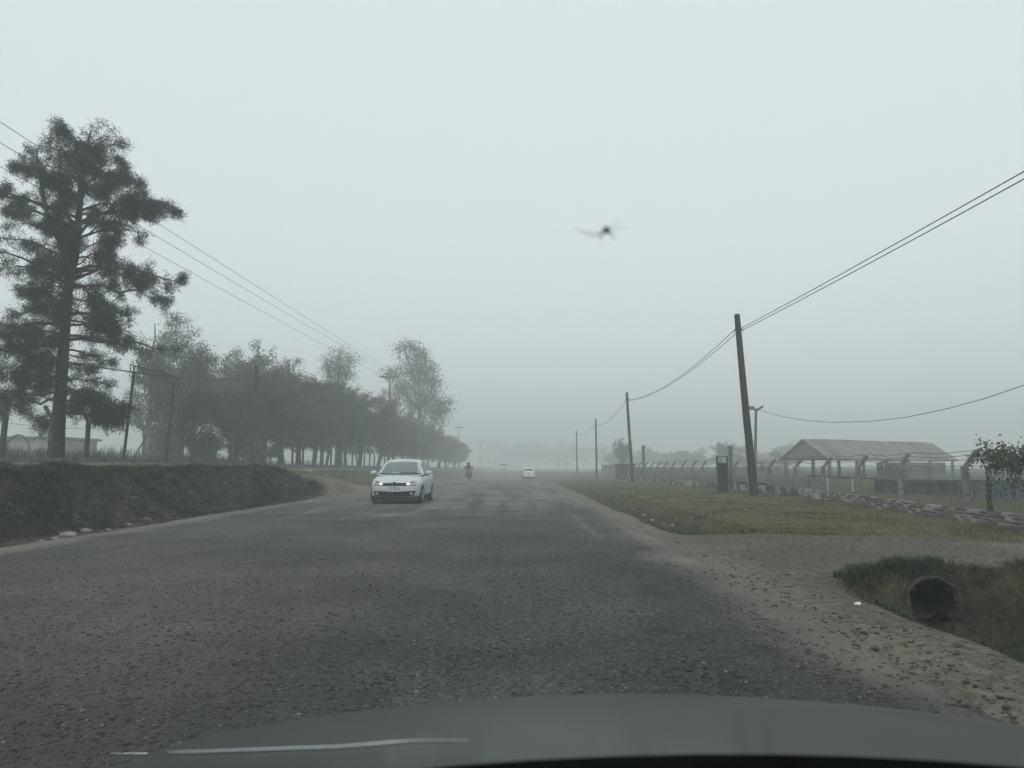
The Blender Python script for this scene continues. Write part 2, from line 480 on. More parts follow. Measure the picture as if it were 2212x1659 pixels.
def road_material():
    m, nt, b = nodes_of('gravel_road')
    b.inputs['Roughness'].default_value = .85
    b.inputs['Specular IOR Level'].default_value = .2
    tc = N(nt, 'ShaderNodeTexCoord'); o = tc.outputs['Object']
    def noise(s, d=6, r=.55, vec=None):
        n = N(nt, 'ShaderNodeTexNoise', Scale=s, Detail=d, Roughness=r); nt.links.new(vec or o, n.inputs['Vector']); return n.outputs['Fac']
    mp = nt.nodes.new('ShaderNodeMapping'); mp.inputs['Scale'].default_value = (1.6, .10, 1)
    nt.links.new(o, mp.inputs['Vector'])
    streak = noise(1.0, 6, .6, mp.outputs['Vector'])
    patch = noise(.42, 5, .6)
    mid, tiny = noise(3.5, 6, .6), noise(42, 6, .78)
    vo = N(nt, 'ShaderNodeTexVoronoi', Scale=58.0); nt.links.new(o, vo.inputs['Vector'])
    sepv = nt.nodes.new('ShaderNodeSeparateColor'); nt.links.new(vo.outputs['Color'], sepv.inputs['Color'])
    stones = ramp(nt, sepv.outputs[0], [(.0, (.030, .032, .032)), (.45, (.068, .071, .069)), (.8, (.108, .110, .105)), (1.0, (.19, .19, .178))])
    gravel = mixc(nt, .5, stones, ramp(nt, tiny, [(.33, (.022, .024, .025)), (.5, (.075, .079, .079)), (.68, (.145, .146, .14))]))
    dust = ramp(nt, tiny, [(.3, (.056, .053, .047)), (.52, (.107, .101, .089)), (.72, (.166, .157, .139))])
    dust = mixc(nt, .35, dust, ramp(nt, mid, [(.3, (.070, .067, .061)), (.7, (.130, .125, .113))]))
    vs2 = N(nt, 'ShaderNodeTexVoronoi', Scale=28.0); nt.links.new(o, vs2.inputs['Vector'])
    s2 = nt.nodes.new('ShaderNodeSeparateColor'); nt.links.new(vs2.outputs['Color'], s2.inputs['Color'])
    thr = nt.nodes.new('ShaderNodeMath'); thr.operation = 'MULTIPLY'; nt.links.new(s2.outputs[0], thr.inputs[0]); thr.inputs[1].default_value = .62
    lt = nt.nodes.new('ShaderNodeMath'); lt.operation = 'LESS_THAN'; nt.links.new(vs2.outputs['Distance'], lt.inputs[0]); nt.links.new(thr.outputs[0], lt.inputs[1])
    pick = nt.nodes.new('ShaderNodeMath'); pick.operation = 'GREATER_THAN'; nt.links.new(s2.outputs[1], pick.inputs[0]); pick.inputs[1].default_value = .45
    both = nt.nodes.new('ShaderNodeMath'); both.operation = 'MULTIPLY'; nt.links.new(lt.outputs[0], both.inputs[0]); nt.links.new(pick.outputs[0], both.inputs[1])
    f8 = nt.nodes.new('ShaderNodeMath'); f8.operation = 'MULTIPLY'; nt.links.new(both.outputs[0], f8.inputs[0]); f8.inputs[1].default_value = .75
    chip = ramp(nt, s2.outputs[2], [(.0, (.024, .025, .025)), (.75, (.040, .041, .040)), (.9, (.15, .148, .138))])
    dust = mixc(nt, f8.outputs[0], dust, chip); gravel = mixc(nt, f8.outputs[0], gravel, chip)
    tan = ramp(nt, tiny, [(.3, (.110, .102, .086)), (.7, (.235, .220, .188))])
    at = nt.nodes.new('ShaderNodeAttribute'); at.attribute_name = 'mask'
    sp = nt.nodes.new('ShaderNodeSeparateColor'); nt.links.new(at.outputs['Color'], sp.inputs['Color'])
    def edge(src, nz, k, soft):
        sb = nt.nodes.new('ShaderNodeMath'); sb.operation = 'MULTIPLY_ADD'
        nt.links.new(nz, sb.inputs[0]); sb.inputs[1].default_value = k; sb.inputs[2].default_value = -k / 2
        ad = nt.nodes.new('ShaderNodeMath'); ad.operation = 'ADD'
        nt.links.new(src, ad.inputs[0]); nt.links.new(sb.outputs[0], ad.inputs[1])
        return ramp(nt, ad.outputs[0], [(.5 - soft, (0, 0, 0)), (.5 + soft, (1, 1, 1))])
    c = mixc(nt, edge(sp.outputs[0], streak, 1.5, .3), dust, gravel)
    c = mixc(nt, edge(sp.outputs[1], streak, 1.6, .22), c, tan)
    pt = ramp(nt, patch, [(.40, (.66, .68, .70)), (.62, (1.14, 1.12, 1.09))])
    c = mixc(nt, 1.0, c, pt, 'MULTIPLY')
    wet = mixc(nt, 1.0, c, (.55, .56, .58), 'MULTIPLY')
    c = mixc(nt, edge(sp.outputs[2], mid, 1.2, .2), c, wet)
    nt.links.new(c, b.inputs['Base Color'])
    bp = N(nt, 'ShaderNodeBump', Strength=.8, Distance=.02)
    nt.links.new(tiny, bp.inputs['Height'])
    b2 = N(nt, 'ShaderNodeBump', Strength=.8, Distance=.012)
    nt.links.new(vo.outputs['Distance'], b2.inputs['Height']); b2.invert = True
    nt.links.new(bp.outputs['Normal'], b2.inputs['Normal'])
    nt.links.new(b2.outputs['Normal'], b.inputs['Normal'])
    return m


def ysteps(lo, a, b, hi, fine, k):
    out = [lo]
    while out[-1] < a: out.append(out[-1] + .6)
    while out[-1] < b: out.append(out[-1] + fine)
    while out[-1] < hi: out.append(out[-1] + fine + k * (out[-1] - b))
    return np.array(out)


XS = steps(-420, 420, -13.2, 6.4, .11, .055)
YS = ysteps(-40, 1.5, 19, 620, .095, .021)
YS = np.unique(np.round(np.concatenate([YS, np.arange(8.30, 8.95, .022), np.arange(32.3, 33.9, .05)]), 4))
XS = np.unique(np.round(np.concatenate([XS, np.arange(4.0, 5.2, .035), np.arange(-8.95, -7.9, .04)]), 4))


def ground_z(x, y):
    z = land(x, y)[0]
    under = sm(-7.9, -7.2, x) * (1 - sm(1.9, 2.7, x)) * (1 - sm(297, 301, y))
    return z - .07 * under


def ground_mask(x, y):
    z, g, d, mu = land(x, y)
    far = sm(295, 303, y); g = np.maximum(g, far * (np.abs(x) > 3)); 
    return np.stack([g, d, mu, np.ones_like(g)], -1)


CP1, CP2 = P(2015, 1308, 8.50), P(673, 1054, 32.75)
gm = grid_mesh('ground', XS, YS, ground_z, ground_material(), ground_mask)
bm = bmesh.new(); bm.from_mesh(gm)
dead = []
for f_ in bm.faces:      # the two culvert mouths are real holes in the bank
    c_ = f_.calc_center_median()
    for q, r, L in ((CP1, .245, .34), (CP2, .25, .8)):
        if q.y - .06 < c_.y < q.y + L and (c_.x - q.x) ** 2 + (c_.z - q.z) ** 2 < r * r: dead.append(f_)
bmesh.ops.delete(bm, geom=dead, context='FACES')
bm.to_mesh(gm); bm.free()
ground = tag(link('ground', gm), kind='structure')


def road_z(x, y):
    el, er = edgeL(y), edgeR(y)
    n = fbm(x, y, .8, 3, 33)
    eL = sm(-8.05, -7.35, x + n * .25); eR = 1 - sm(2.05, 2.75, x + n * .3)
    bumps = fbm(x, y, .5, 2, 41) * .018 + fbm(x, y, 2.5, 3, 42) * .010 + fbm(x, y, 9, 2, 43) * .006
    pot = -.035 * sm(.45, .75, fbm(x, y, .28, 2, 47)) * sm(22, 30, y)
    return zl(y) + .012 - .10 * (1 - np.minimum(eL, eR)) + bumps + pot


def road_mask(x, y):
    n = fbm(x, y, .5, 3, 51); nf = fbm(x * 2.2, y * .16, 1, 3, 53)
    near = 1 - sm(22, 50, y)
    band = sm(-2.8, .6, x + n * 1.1) * (1 - sm(edgeR(y) - .75, edgeR(y) + .45, x + n * .5))
    g = .22 + band * .62 * (.45 + .55 * near) + .25 * nf + .35 * sm(8, 22, y) * (1 - sm(-3.2, -1.5, x)) * near
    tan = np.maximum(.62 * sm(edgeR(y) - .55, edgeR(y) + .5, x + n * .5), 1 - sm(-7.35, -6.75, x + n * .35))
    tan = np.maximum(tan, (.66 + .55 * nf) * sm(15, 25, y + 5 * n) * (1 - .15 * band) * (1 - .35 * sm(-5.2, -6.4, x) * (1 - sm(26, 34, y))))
    for xc, hw, st, ya in ((1.30, .13, .55, 7), (-.55, .16, .42, 16), (-2.0, .2, .36, 9), (-3.6, .22, .34, 6), (-5.5, .25, .42, 5), (.45, .12, .34, 18)):
        xw = xc + .35 * fbm(y * .05, 0 * y + xc * 9, 1, 2, 61)
        tan = np.maximum(tan, st * np.exp(-((x - xw) / hw) ** 2) * (.65 + .7 * fbm(x * 2, y * .3, 1.0, 3, 63)) * sm(ya, ya + 8, y) * 1.25)
    wet = (sm(.75, 1.2, x + n * .5) * (1 - sm(1.65, 1.95, x + n * .3))) * (1 - sm(9, 20, y)) * .45
    pot = sm(.45, .7, fbm(x, y, .28, 2, 47)) * sm(22, 30, y) * .45
    blot = sm(.10, .30, fbm(x * 1.1, y * .30, .6, 4, 59)) * sm(22, 28, y) * (1 - sm(50, 60, y)) * sm(-3.0, -1.6, x) * .75
    wet = np.maximum(np.maximum(wet, pot), blot)
    return np.stack([np.clip(g, 0, 1), np.clip(tan, 0, 1), wet, np.ones_like(g)], -1)


RX = np.arange(-8.2, 2.95, .09)
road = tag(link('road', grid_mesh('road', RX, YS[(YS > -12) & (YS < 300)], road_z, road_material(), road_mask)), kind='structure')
cross_x = np.concatenate([np.arange(-60, 60.1, 1.0)])
cross = tag(link('cross_road', grid_mesh('cross_road', cross_x, np.arange(300.0, 309.1, 1.0),
            lambda x, y: .0 + 0 * x, road.data.materials[0], lambda x, y: np.stack([.3 + 0 * x, .6 + 0 * x, 0 * x, 1 + 0 * x], -1))), kind='structure')


# ------------------------------------------------------------------ loose stones, clods, grass
def ico():
    bm = bmesh.new(); bmesh.ops.create_icosphere(bm, subdivisions=1, radius=1)
    v = np.array([p.co for p in bm.verts]); f = np.array([[q.index for q in p.verts] for p in bm.faces]); bm.free()
    return v, f


IV, IF = ico()


def stones(name, pts, size, m, flat=.6):
    n = len(pts)
    jit = 1 + rng.uniform(-.32, .32, (n, len(IV), 1))
    s = size[:, None, None] * np.stack([rng.uniform(.7, 1.3, n), rng.uniform(.7, 1.3, n), rng.uniform(.5, 1, n) * flat], -1)[:, None, :]
    a = rng.uniform(0, 2 * PI, n); ca, sa = np.cos(a)[:, None], np.sin(a)[:, None]
    v = IV[None] * jit * s
    v = np.stack([v[..., 0] * ca - v[..., 1] * sa, v[..., 0] * sa + v[..., 1] * ca, v[..., 2]], -1) + pts[:, None, :]
    f = IF[None] + (np.arange(n) * len(IV))[:, None, None]
    return link(name, npmesh(name, v.reshape(-1, 3), f.reshape(-1, 3), m))


def depth_sample(n, y0, y1, p=1.6):
    """More samples close by, where they show larger."""
    u = rng.random(n)
    return (y0 ** (1 - p) + u * (y1 ** (1 - p) - y0 ** (1 - p))) ** (1 / (1 - p))


M['gravel_stone'] = mat('gravel_stone', (.020, .022, .024), (.115, .115, .11), .85, 1.6, lo=.3, hi=.75)
M['gravel_pale'] = mat('gravel_pale', (.10, .098, .09), (.24, .23, .21), .9, 2.2, lo=.3, hi=.75)
M['clod'] = mat('clod', (.028, .025, .021), (.085, .073, .060), .95, 2, lo=.3, hi=.7)
n = 40000
y = depth_sample(n, 2.4, 30); x = rng.uniform(-7.2, 1.95, n)
w = sm(-2.2, .4, x) * .8 + .22
k = rng.random(n) < w
x, y = x[k], y[k]
tag(stones('gravel', np.stack([x, y, road_z(x, y) + .002], -1), np.minimum(rng.lognormal(math.log(.0085), .32, len(x)), .017), M['gravel_stone']),
    'loose dark gravel strewn over the road surface', 'gravel', kind='stuff')
n = 5200
y = depth_sample(n, 2.6, 30); x = rng.uniform(-7.4, 2.4, n)
tag(stones('gravel_chips', np.stack([x, y, road_z(x, y) + .002], -1), np.minimum(rng.lognormal(math.log(.0075), .3, n), .014), M['gravel_pale']),
    'pale stone chips scattered among the dark road gravel', 'gravel', kind='stuff')
n = 8000
y = depth_sample(n, 2.8, 34); x = rng.uniform(-7.3, -1.2, n)
tag(stones('road_clods', np.stack([x, y, road_z(x, y) + .002], -1), np.minimum(rng.lognormal(math.log(.0080), .33, n), .016), M['clod'], .5),
    'dark clods of mud scattered over the dusty left lane', 'gravel', kind='stuff')
n = 7500
y = depth_sample(n, 3.2, 22); x = rng.uniform(1.7, 9.5, n)
z, g, d, mu = land(x, y)
k = (g < .45) & (rng.random(n) < .9)
zz = np.maximum(z, np.where(x < 2.7, road_z(x, y), -9))
tag(stones('dirt_clods', np.stack([x, y, zz], -1)[k], np.minimum(rng.lognormal(math.log(.0125), .36, k.sum()), .028), M['clod'], .55),
    'dark clods and pebbles over the bare dirt on the right', 'gravel', kind='stuff')


n = 900
y = rng.uniform(10, 33, n); x = xfoot(y) + rng.normal(.25, .35, n)
tag(stones('gutter_rubble', np.stack([x, y, ground_z(x, y)], -1), np.minimum(rng.lognormal(math.log(.032), .5, n), .10), M['clod'], .6),
    'dark broken clods along the muddy gutter below the left bank', 'rubble', kind='stuff')


def blades(name, x, y, z, h, w, m, lean=.5, droop=.5):
    n = len(x)
    a = rng.uniform(0, 2 * PI, n); l = rng.uniform(.1, 1, n) * lean
    dx, dy = np.cos(a) * l, np.sin(a) * l
    px, py = -np.sin(a) * w / 2, np.cos(a) * w / 2
    b0 = np.stack([x - px, y - py, z - .02], -1); b1 = np.stack([x + px, y + py, z - .02], -1)
    mx, my, mz = x + dx * h * .5, y + dy * h * .5, z + h * .62
    m0 = np.stack([mx - px * .7, my - py * .7, mz], -1); m1 = np.stack([mx + px * .7, my + py * .7, mz], -1)
    tp = np.stack([x + dx * h * (1 + droop), y + dy * h * (1 + droop), z + h * (1 - .4 * l * droop)], -1)
    v = np.stack([b0, b1, m1, m0, tp], 1).reshape(-1, 3)
    i = np.arange(n) * 5
    return link(name, npmesh(name, v, [np.stack([i, i + 1, i + 2, i + 3], -1), np.stack([i + 3, i + 2, i + 4], -1)], m))


M['bank_soil'] = mat('bank_soil', (.030, .026, .021), (.125, .105, .082), .95, .8, lo=.35, hi=.7)
M['bank_grass'] = mat('bank_grass', (.015, .018, .010), (.066, .064, .032), .9, .9, lo=.35, hi=.7)
M['dead_grass'] = mat('dead_grass', (.050, .043, .030), (.12, .10, .068), .9, .9, lo=.35, hi=.65)
M['verge_grass'] = mat('verge_grass', (.052, .060, .024), (.165, .138, .068), .85, .7, lo=.38, hi=.62)
M['green_grass'] = mat('green_grass', (.018, .034, .012), (.048, .066, .024), .85, 2, lo=.35, hi=.65)
M['brush'] = mat('brush', (.05, .043, .03), (.125, .098, .064), .9, .8, lo=.35, hi=.65)

n = 95000
y = rng.uniform(9, 33.2, n); tt = rng.beta(1.2, 1.5, n) * 3.6
x = xfoot(y) - tt - .05 + .3 * fbm(y * 1.0, y * 0, 1.1, 3, 72)
cl = fbm(x, y, 1.3, 3, 71)
k = rng.random(n) < np.clip(.55 + cl * 1.1, .08, 1)
x, y, tt, cl = x[k], y[k], tt[k], cl[k]
z = ground_z(x, y)
tag(blades('bank_grass', x, y, z, rng.uniform(.03, .10, len(x)) * (1 + cl), rng.uniform(.006, .016, len(x)), M['bank_grass'], 1.7, .9),
    'dark tangled grass covering the roadside bank', 'grass', kind='stuff')
def tufts(name, cx, cy, per, spread, h, w, m, label):
    k_ = np.repeat(np.arange(len(cx)), per)
    x_ = cx[k_] + rng.normal(size=len(k_)) * spread; y_ = cy[k_] + rng.normal(size=len(k_)) * spread
    hh_ = rng.uniform(*h, len(k_)) * np.repeat(rng.uniform(.6, 1.3, len(cx)), per)
    tag(blades(name, x_, y_, ground_z(x_, y_), hh_, rng.uniform(*w, len(k_)), m, 1.3, .9), label, 'grass', kind='stuff')


nt_ = 1300
ty = rng.uniform(9, 33, nt_); tx = xfoot(ty) - rng.beta(1.3, 1.2, nt_) * 2.9
tufts('bank_tufts', tx, ty, 46, .06, (.07, .22), (.006, .014), M['bank_grass'], 'dark shaggy tufts hanging over the roadside bank')
ty = rng.uniform(9, 33, 750); tx = xfoot(ty) - rng.beta(1.3, 1.2, 750) * 2.9
tufts('straw_tufts', tx, ty, 34, .06, (.06, .17), (.005, .011), M['dead_grass'], 'brown straw tufts scattered over the roadside bank')
nq = 2600
qy = rng.uniform(9.5, 33, nq); qx = xfoot(qy) - rng.beta(1.1, 1.5, nq) * 2.4
tag(stones('bank_clods', np.stack([qx, qy, ground_z(qx, qy)], -1), np.minimum(rng.lognormal(math.log(.042), .5, nq), .14), M['bank_soil'], .8),
    'crumbly brown clods of soil over the face of the roadside bank', 'soil', kind='stuff')
n = 8000
y = rng.uniform(9, 33, n); x = xfoot(y) - rng.uniform(.1, 3.6, n)
k = rng.random(n) < np.clip(fbm(x, y, .9, 3, 77) * 2.2, 0, 1)
x, y = x[k], y[k]
tag(blades('dead_grass', x, y, ground_z(x, y), rng.uniform(.03, .10, len(x)), rng.uniform(.006, .014, len(x)), M['dead_grass'], 1.7, .9),
    'withered straw patches on the roadside bank', 'grass', kind='stuff')
n = 90000
y = depth_sample(n, 13.2, 62, 1.5); x = rng.uniform(3.0, 10.2, n)
z, g, d, mu = land(x, y); cl = fbm(x, y, .8, 3, 81)
k = (rng.random(n) < g * np.clip(.6 + cl, .15, 1))
x, y, cl = x[k], y[k], cl[k]
tag(blades('verge_grass', x, y, ground_z(x, y), rng.uniform(.018, .05, len(x)) * (1 + .6 * cl), rng.uniform(.008, .02, len(x)), M['verge_grass'], 1.2, .6),
    'short olive grass of the right verge below the brick wall', 'grass', kind='stuff')
n = 150000
y = rng.uniform(3.2, 9.0, n); x = rng.uniform(3.0, 8, n)
cl = fbm(x, y, 1.6, 3, 83); c2_ = fbm(x, y, .7, 2, 84)
k = (x > 3.5 + c2_ * .35) & (y < 8.72 + cl * .35) & (rng.random(n) < np.clip(.75 + cl * 1.5, .08, 1))
z = ground_z(x, y)
k &= (x - CP1.x) ** 2 + (z - CP1.z) ** 2 > .062
x, y, z, cl = x[k], y[k], z[k], cl[k]
k = rng.random(len(x)) < .86
hh = rng.uniform(.03, .11, len(x)) * (1 + .8 * cl)
tag(blades('ditch_grass', x[k], y[k], z[k], hh[k], rng.uniform(.004, .009, k.sum()), M['green_grass'], 1.5, .9),
    'lush green grass growing in the ditch beside the culvert', 'grass', kind='stuff')
tag(blades('ditch_straw', x[~k], y[~k], z[~k], hh[~k], rng.uniform(.003, .007, (~k).sum()), M['dead_grass'], 1.6, .9),
    'dry straw stalks mixed into the ditch grass', 'grass', kind='stuff')
n = 9000
y = depth_sample(n, 14.6, 50, 1.4); x = rng.uniform(3.35, 4.5, n)
cl = fbm(x, y, 1.2, 3, 85)
tag(blades('gully_grass', x, y, ground_z(x, y), rng.uniform(.02, .06, n) * (1 + .6 * cl), rng.uniform(.006, .014, n), M['green_grass'], 1.6, .8),
    'dark grass lining the gully at the edge of the right verge', 'grass', kind='stuff')
n = 26000
y = rng.uniform(24, 62, n); x = -rng.uniform(15.4, 27, n)
cl = fbm(x, y, .35, 3, 87)
k = rng.random(n) < np.clip(.25 + cl * 1.6, 0, 1) * (.45 + .55 * sm(27, 31, y))
x, y, cl = x[k], y[k], cl[k]
tag(blades('dry_brush', x, y, ground_z(x, y), rng.uniform(.25, .75, len(x)) * (.8 + .9 * np.clip(cl, 0, 1)), rng.uniform(.012, .03, len(x)), M['brush'], .7, .6),
    'tall brown dry weeds standing behind the left fence', 'weeds', kind='stuff')
n = 42000
y = depth_sample(n, 33, 90, 1.5); x = -rng.uniform(8.4, 13, n)
z, g, d, mu = land(x, y)
k = rng.random(n) < g
tag(blades('far_verge_grass', x[k], y[k], ground_z(x[k], y[k]), rng.uniform(.03, .10, k.sum()), rng.uniform(.01, .025, k.sum()), M['verge_grass'], 1.2, .6),
    'short brownish grass on the left verge past the dirt crossing', 'grass', kind='stuff')


# ------------------------------------------------------------------ haze: one even volume round everything
def make_haze():
    mb = MB(); lo = Vector((-425, -45, -2.2)); hi = Vector((425, 625, 27))
    mb.box((lo + hi) / 2, hi - lo)
    m = bpy.data.materials.new('haze'); m.use_nodes = True
    nt = m.node_tree; nt.nodes.clear()
    pv = nt.nodes.new('ShaderNodeVolumePrincipled')
    pv.inputs['Color'].default_value = (.835, .892, .892, 1)
    pv.inputs['Density'].default_value = HAZE
    pv.inputs['Anisotropy'].default_value = 0.0
    out = nt.nodes.new('ShaderNodeOutputMaterial')
    nt.links.new(pv.outputs['Volume'], out.inputs['Volume'])
    o = mb.build('haze', m)
    tag(o, 'grey morning fog hanging over the whole road', 'fog', kind='stuff')


HAZE = 0.0053
make_haze()


# ------------------------------------------------------------------ poles and wires on the right verge
def wood_pole(base, top, r0, r1, label, hooks=True):
    t = empty('utility_pole', base)
    tag(t, label, 'pole', 'wooden poles along the right verge')
    d = Vector(top) - Vector(base)
    pts = [d * (i / 7) + Vector((random.uniform(-.012, .012), random.uniform(-.012, .012), 0)) * (0 < i < 7) for i in range(8)]
    pts[0] = pts[0] - d.normalized() * .3
    rad = [r0 + (r1 - r0) * i / 7 for i in range(8)] 
    mb = MB(); mb.tube(pts + [d + d.normalized() * .03], rad + [r1 * .6], 12)
    mb.build('shaft', M['pole_wood'], t, smooth=True)
    a = d * (1 - .56 / d.length)
    for s in (-1, 1):
        h = MB(); c = a + Vector((s * (r1 + .02), 0, .02 * s))
        h.box(c, (.07, .03, .05)); h.tube([c + Vector((s * .03, 0, 0)), c + Vector((s * .07, 0, -.03)), c + Vector((s * .06, 0, -.08)), c + Vector((s * .02, 0, -.09))], .012, 5)
        h.build('cable_hook', M['dark_steel'], t)
    return Vector(base) + a


def hit(u, v, x=None):
    """Where the line of sight through (u, v) meets the ground."""
    for k in range(400):
        Y = 3 * 1.012 ** k
        p = P(u, v, Y)
        if p.z <= float(ground_z(np.array([p.x]), np.array([p.y]))[0]): return p
    return P(u, v, 60)


YP = [28.6, 58.5, 88.5, 119.0]
PB = [(1628, 1592, 680, .15, .105, 'big dark leaning wooden pole nearest on the right grass verge'),
      (1366, 1354, 848, .12, .09, 'slender wooden pole right of the road, next behind the big leaning pole'),
      (1289, 1287, 906, .12, .09, 'hazy grey wooden pole between the slender pole and the faintest one'),
      (1247, 1245, 930, .12, .09, 'faintest and farthest wooden pole at the right road edge')]
att = []
for (ub, ut, vt, r0, r1, lab), Y in zip(PB, YP):
    b = P(ub, 1040, Y); b.z = Hs(b.x, b.y) - .02
    att.append(wood_pole(b, P(ut, vt, Y), r0, r1, lab))


def span(name, a, b, sag, r, m, label, group=None, n=28, cat='wire'):
    a, b = Vector(a), Vector(b)
    pts = [a.lerp(b, i / n) - Vector((0, 0, sag * 4 * (i / n) * (1 - i / n))) for i in range(n + 1)]
    mb = MB(); mb.tube(pts, r, 6)
    o = mb.build(name, m, None, smooth=True)
    return tag(o, label, cat, group)


G = 'wires slung between the right poles'
w0 = P(2212, 355, 13.2); w1 = P(2212, 362, 13.2)
e0 = att[0] + (w0 - att[0]) * 2.0; e1 = att[0] + (w1 - att[0]) * 2.0
span('overhead_wire', att[0] + Vector((.1, -.1, .05)), e0, .12, .011, M['wire_black'], 'upper thin wire rising from the big leaning pole to the top right', G)
span('overhead_wire', att[0] + Vector((.12, -.1, -.03)), e1 + Vector((0, 0, -.02)), .14, .011, M['wire_black'], 'lower thin wire rising from the big leaning pole to the top right', G)
names = ['from the big leaning pole to the slender pole', 'from the slender pole to the hazy grey pole', 'from the hazy grey pole to the faintest pole']
for i, nm in enumerate(names):
    for k, (dz, sg, ud) in enumerate(((.04, .62, 'upper'), (-.14, .55, 'lower'))):
        span('overhead_wire', att[i] + Vector((-.1, 0, dz)), att[i + 1] + Vector((.02 if k else -.03, 0, dz * .3)), sg * (1, 1, .8)[i], .012, M['wire_grey' if i else 'wire_black'],
             f'{ud} sagging wire running {nm}', G)
span('overhead_wire', att[3], att[3] + Vector((-.4, 31, .2)), .5, .012, M['wire_grey'], 'faint wire leading on from the faintest pole into the fog', G)

# floodlight mast behind the fence
fb = P(1630, 1042, 41); fb.z = Hs(fb.x, fb.y)
ft = P(1633, 884, 41)
t = empty('floodlight_mast', fb)
tag(t, 'thin grey mast with two small floodlights behind the big leaning pole', 'lamp post')
MB().tube([(0, 0, -.2), ft - fb], [.085, .065], 10).build('mast', M['galv'], t, smooth=True)
for s in (-1, 1):
    q = ft - fb + Vector((s * .22, 0, .06))
    R = Matrix.Rotation(s * -.62, 3, 'Y') if s > 0 else Matrix.Rotation(.1, 3, 'Y')
    h = MB(); h.box(q, (.34, .22, .09) if s > 0 else (.26, .2, .18), R); h.tube([ft - fb, q], .03, 6)
    h.build('floodlight', M['galv'], t)
mid = [P(u, v, Y) for u, v, Y in ((1642, 886, 41), (1690, 900, 38.5), (1745, 909, 36), (1800, 912.5, 34), (1880, 910, 31.5), (1960, 901, 29.5), (2050, 882, 27.5), (2130, 860, 26), (2212, 832, 24.6), (2300, 797, 23.2))]
o = MB().tube(mid, .013, 6).build('overhead_wire', M['wire_grey'], smooth=True)
tag(o, 'drooping single wire from the floodlight mast out past the right edge', 'wire')

# ------------------------------------------------------------------ right fence: concrete posts, chain link, brick wall
FX = 10.0


def fx(y): return 10.0 + 0 * y


def concrete_post(h, armx, w=.118):
    mb = MB()
    mb.box((0, 0, h / 2 - .1), (w, w, h + .2))
    d = Vector((armx * .25, 0, .36))
    R = Matrix.Rotation(math.atan2(d.x, d.z), 3, 'Y')
    mb.box(Vector((armx * .03, 0, h + .0)) + d / 2, (w * .82, w * .82, .46), R)
    bm = bmesh.new(); me = mb.mesh('post', M['concrete']); bm.from_mesh(me)
    bmesh.ops.bevel(bm, geom=bm.edges[:], offset=.012, segments=1, affect='EDGES')
    bm.to_mesh(me); bm.free(); return me


fence = empty('chain_link_fence', (FX, 30, Hs(FX, 30)))
tag(fence, 'chain link fence on bent concrete posts above the low white brick wall', 'fence')
fo = Vector(fence.location)
post_me = concrete_post(1.24, 1)
posts_y = [11.9, 14.8, 17.7, 20.7, 23.3, 26.0, 28.5, 31.5, 34.4, 36.6, 39.6, 42.6, 45.3, 48.1, 51]
while posts_y[-1] < 78: posts_y.append(posts_y[-1] + 2.85)
for y in posts_y:
    z = Hs(FX, y)
    o = link('post', post_me, fence, Vector((FX + random.uniform(-.03, .03), y, z)) - fo)
    o.scale = (random.uniform(.95, 1.08), random.uniform(.95, 1.08), (1.20 + .0 - z) / 1.24)
    o.rotation_euler = (random.uniform(-.03, .03), random.uniform(-.035, .03), random.uniform(-.12, .12))
for k, (dx, dz) in enumerate(((.03, 1.22), (.12, 1.36), (.19, 1.46), (.26, 1.56))):
    mb = MB()
    pts = []
    for i, y in enumerate(posts_y):
        pts.append(Vector((FX + dx, y, dz)) - fo)
        if i < len(posts_y) - 1: pts.append(Vector((FX + dx, (y + posts_y[i + 1]) / 2, dz - random.uniform(.02, .07))) - fo)
    mb.tube(pts, .007, 4).build('top_wire', M['mesh_wire'], fence)
vs = []; fs = []
h = 0
ys = np.arange(11.5, 78, .085)
for sgn in (1, -1):
    for y in ys:
        zb = .24; zt = 1.2 - .045 * math.sin(PI * ((y - 11.9) / 2.85 % 1))
        y2 = y + sgn * (zt - zb)
        b = len(vs); w = .0034
        for yy, z in ((y, zb), (y2, zt)):
            for q in ((-w, 0), (w, -w), (w, w)):
                vs.append((FX + .075 + q[0] + sgn * .002 - fo.x, yy + q[1] - fo.y, z - fo.z))
        fs += [(b, b + 1, b + 4, b + 3), (b + 1, b + 2, b + 5, b + 4), (b + 2, b, b + 3, b + 5)]
o = link('wire_mesh', npmesh('wire_mesh', np.array(vs), np.array(fs), M['mesh_wire']), fence)
o['kind'] = 'stuff'

M['brick_painted'] = mat('brick_painted', (.075, .058, .050), (.40, .39, .37), .92, 1.3, .5, 30, lo=.46, hi=.60)
M['brick_brown'] = mat('brick_brown', (.075, .062, .055), (.15, .125, .11), .92, 14, .5, 30)
M['brick_grey'] = mat('brick_grey', (.09, .08, .073), (.22, .21, .195), .92, 14, .5, 30)
M['brick_white'] = mat('brick_white', (.22, .21, .195), (.42, .41, .39), .92, 16, .5, 30)
M['mortar'] = mat('mortar', (.17, .16, .15), (.38, .37, .35), .95, 3.2, .5, 30, lo=.4, hi=.6)
M['brick_bare'] = mat('brick_bare', (.060, .046, .040), (.13, .10, .085), .92, 6, .5, 30)
wall = empty('brick_wall', (FX - .1, 14, Hs(FX, 14)))
tag(wall, 'low worn brick wall with flaking white paint under the wire fence', 'wall')
wo = Vector(wall.location)
bl, bh, bd, jt = .232, .058, .13, .015
brick_me = []
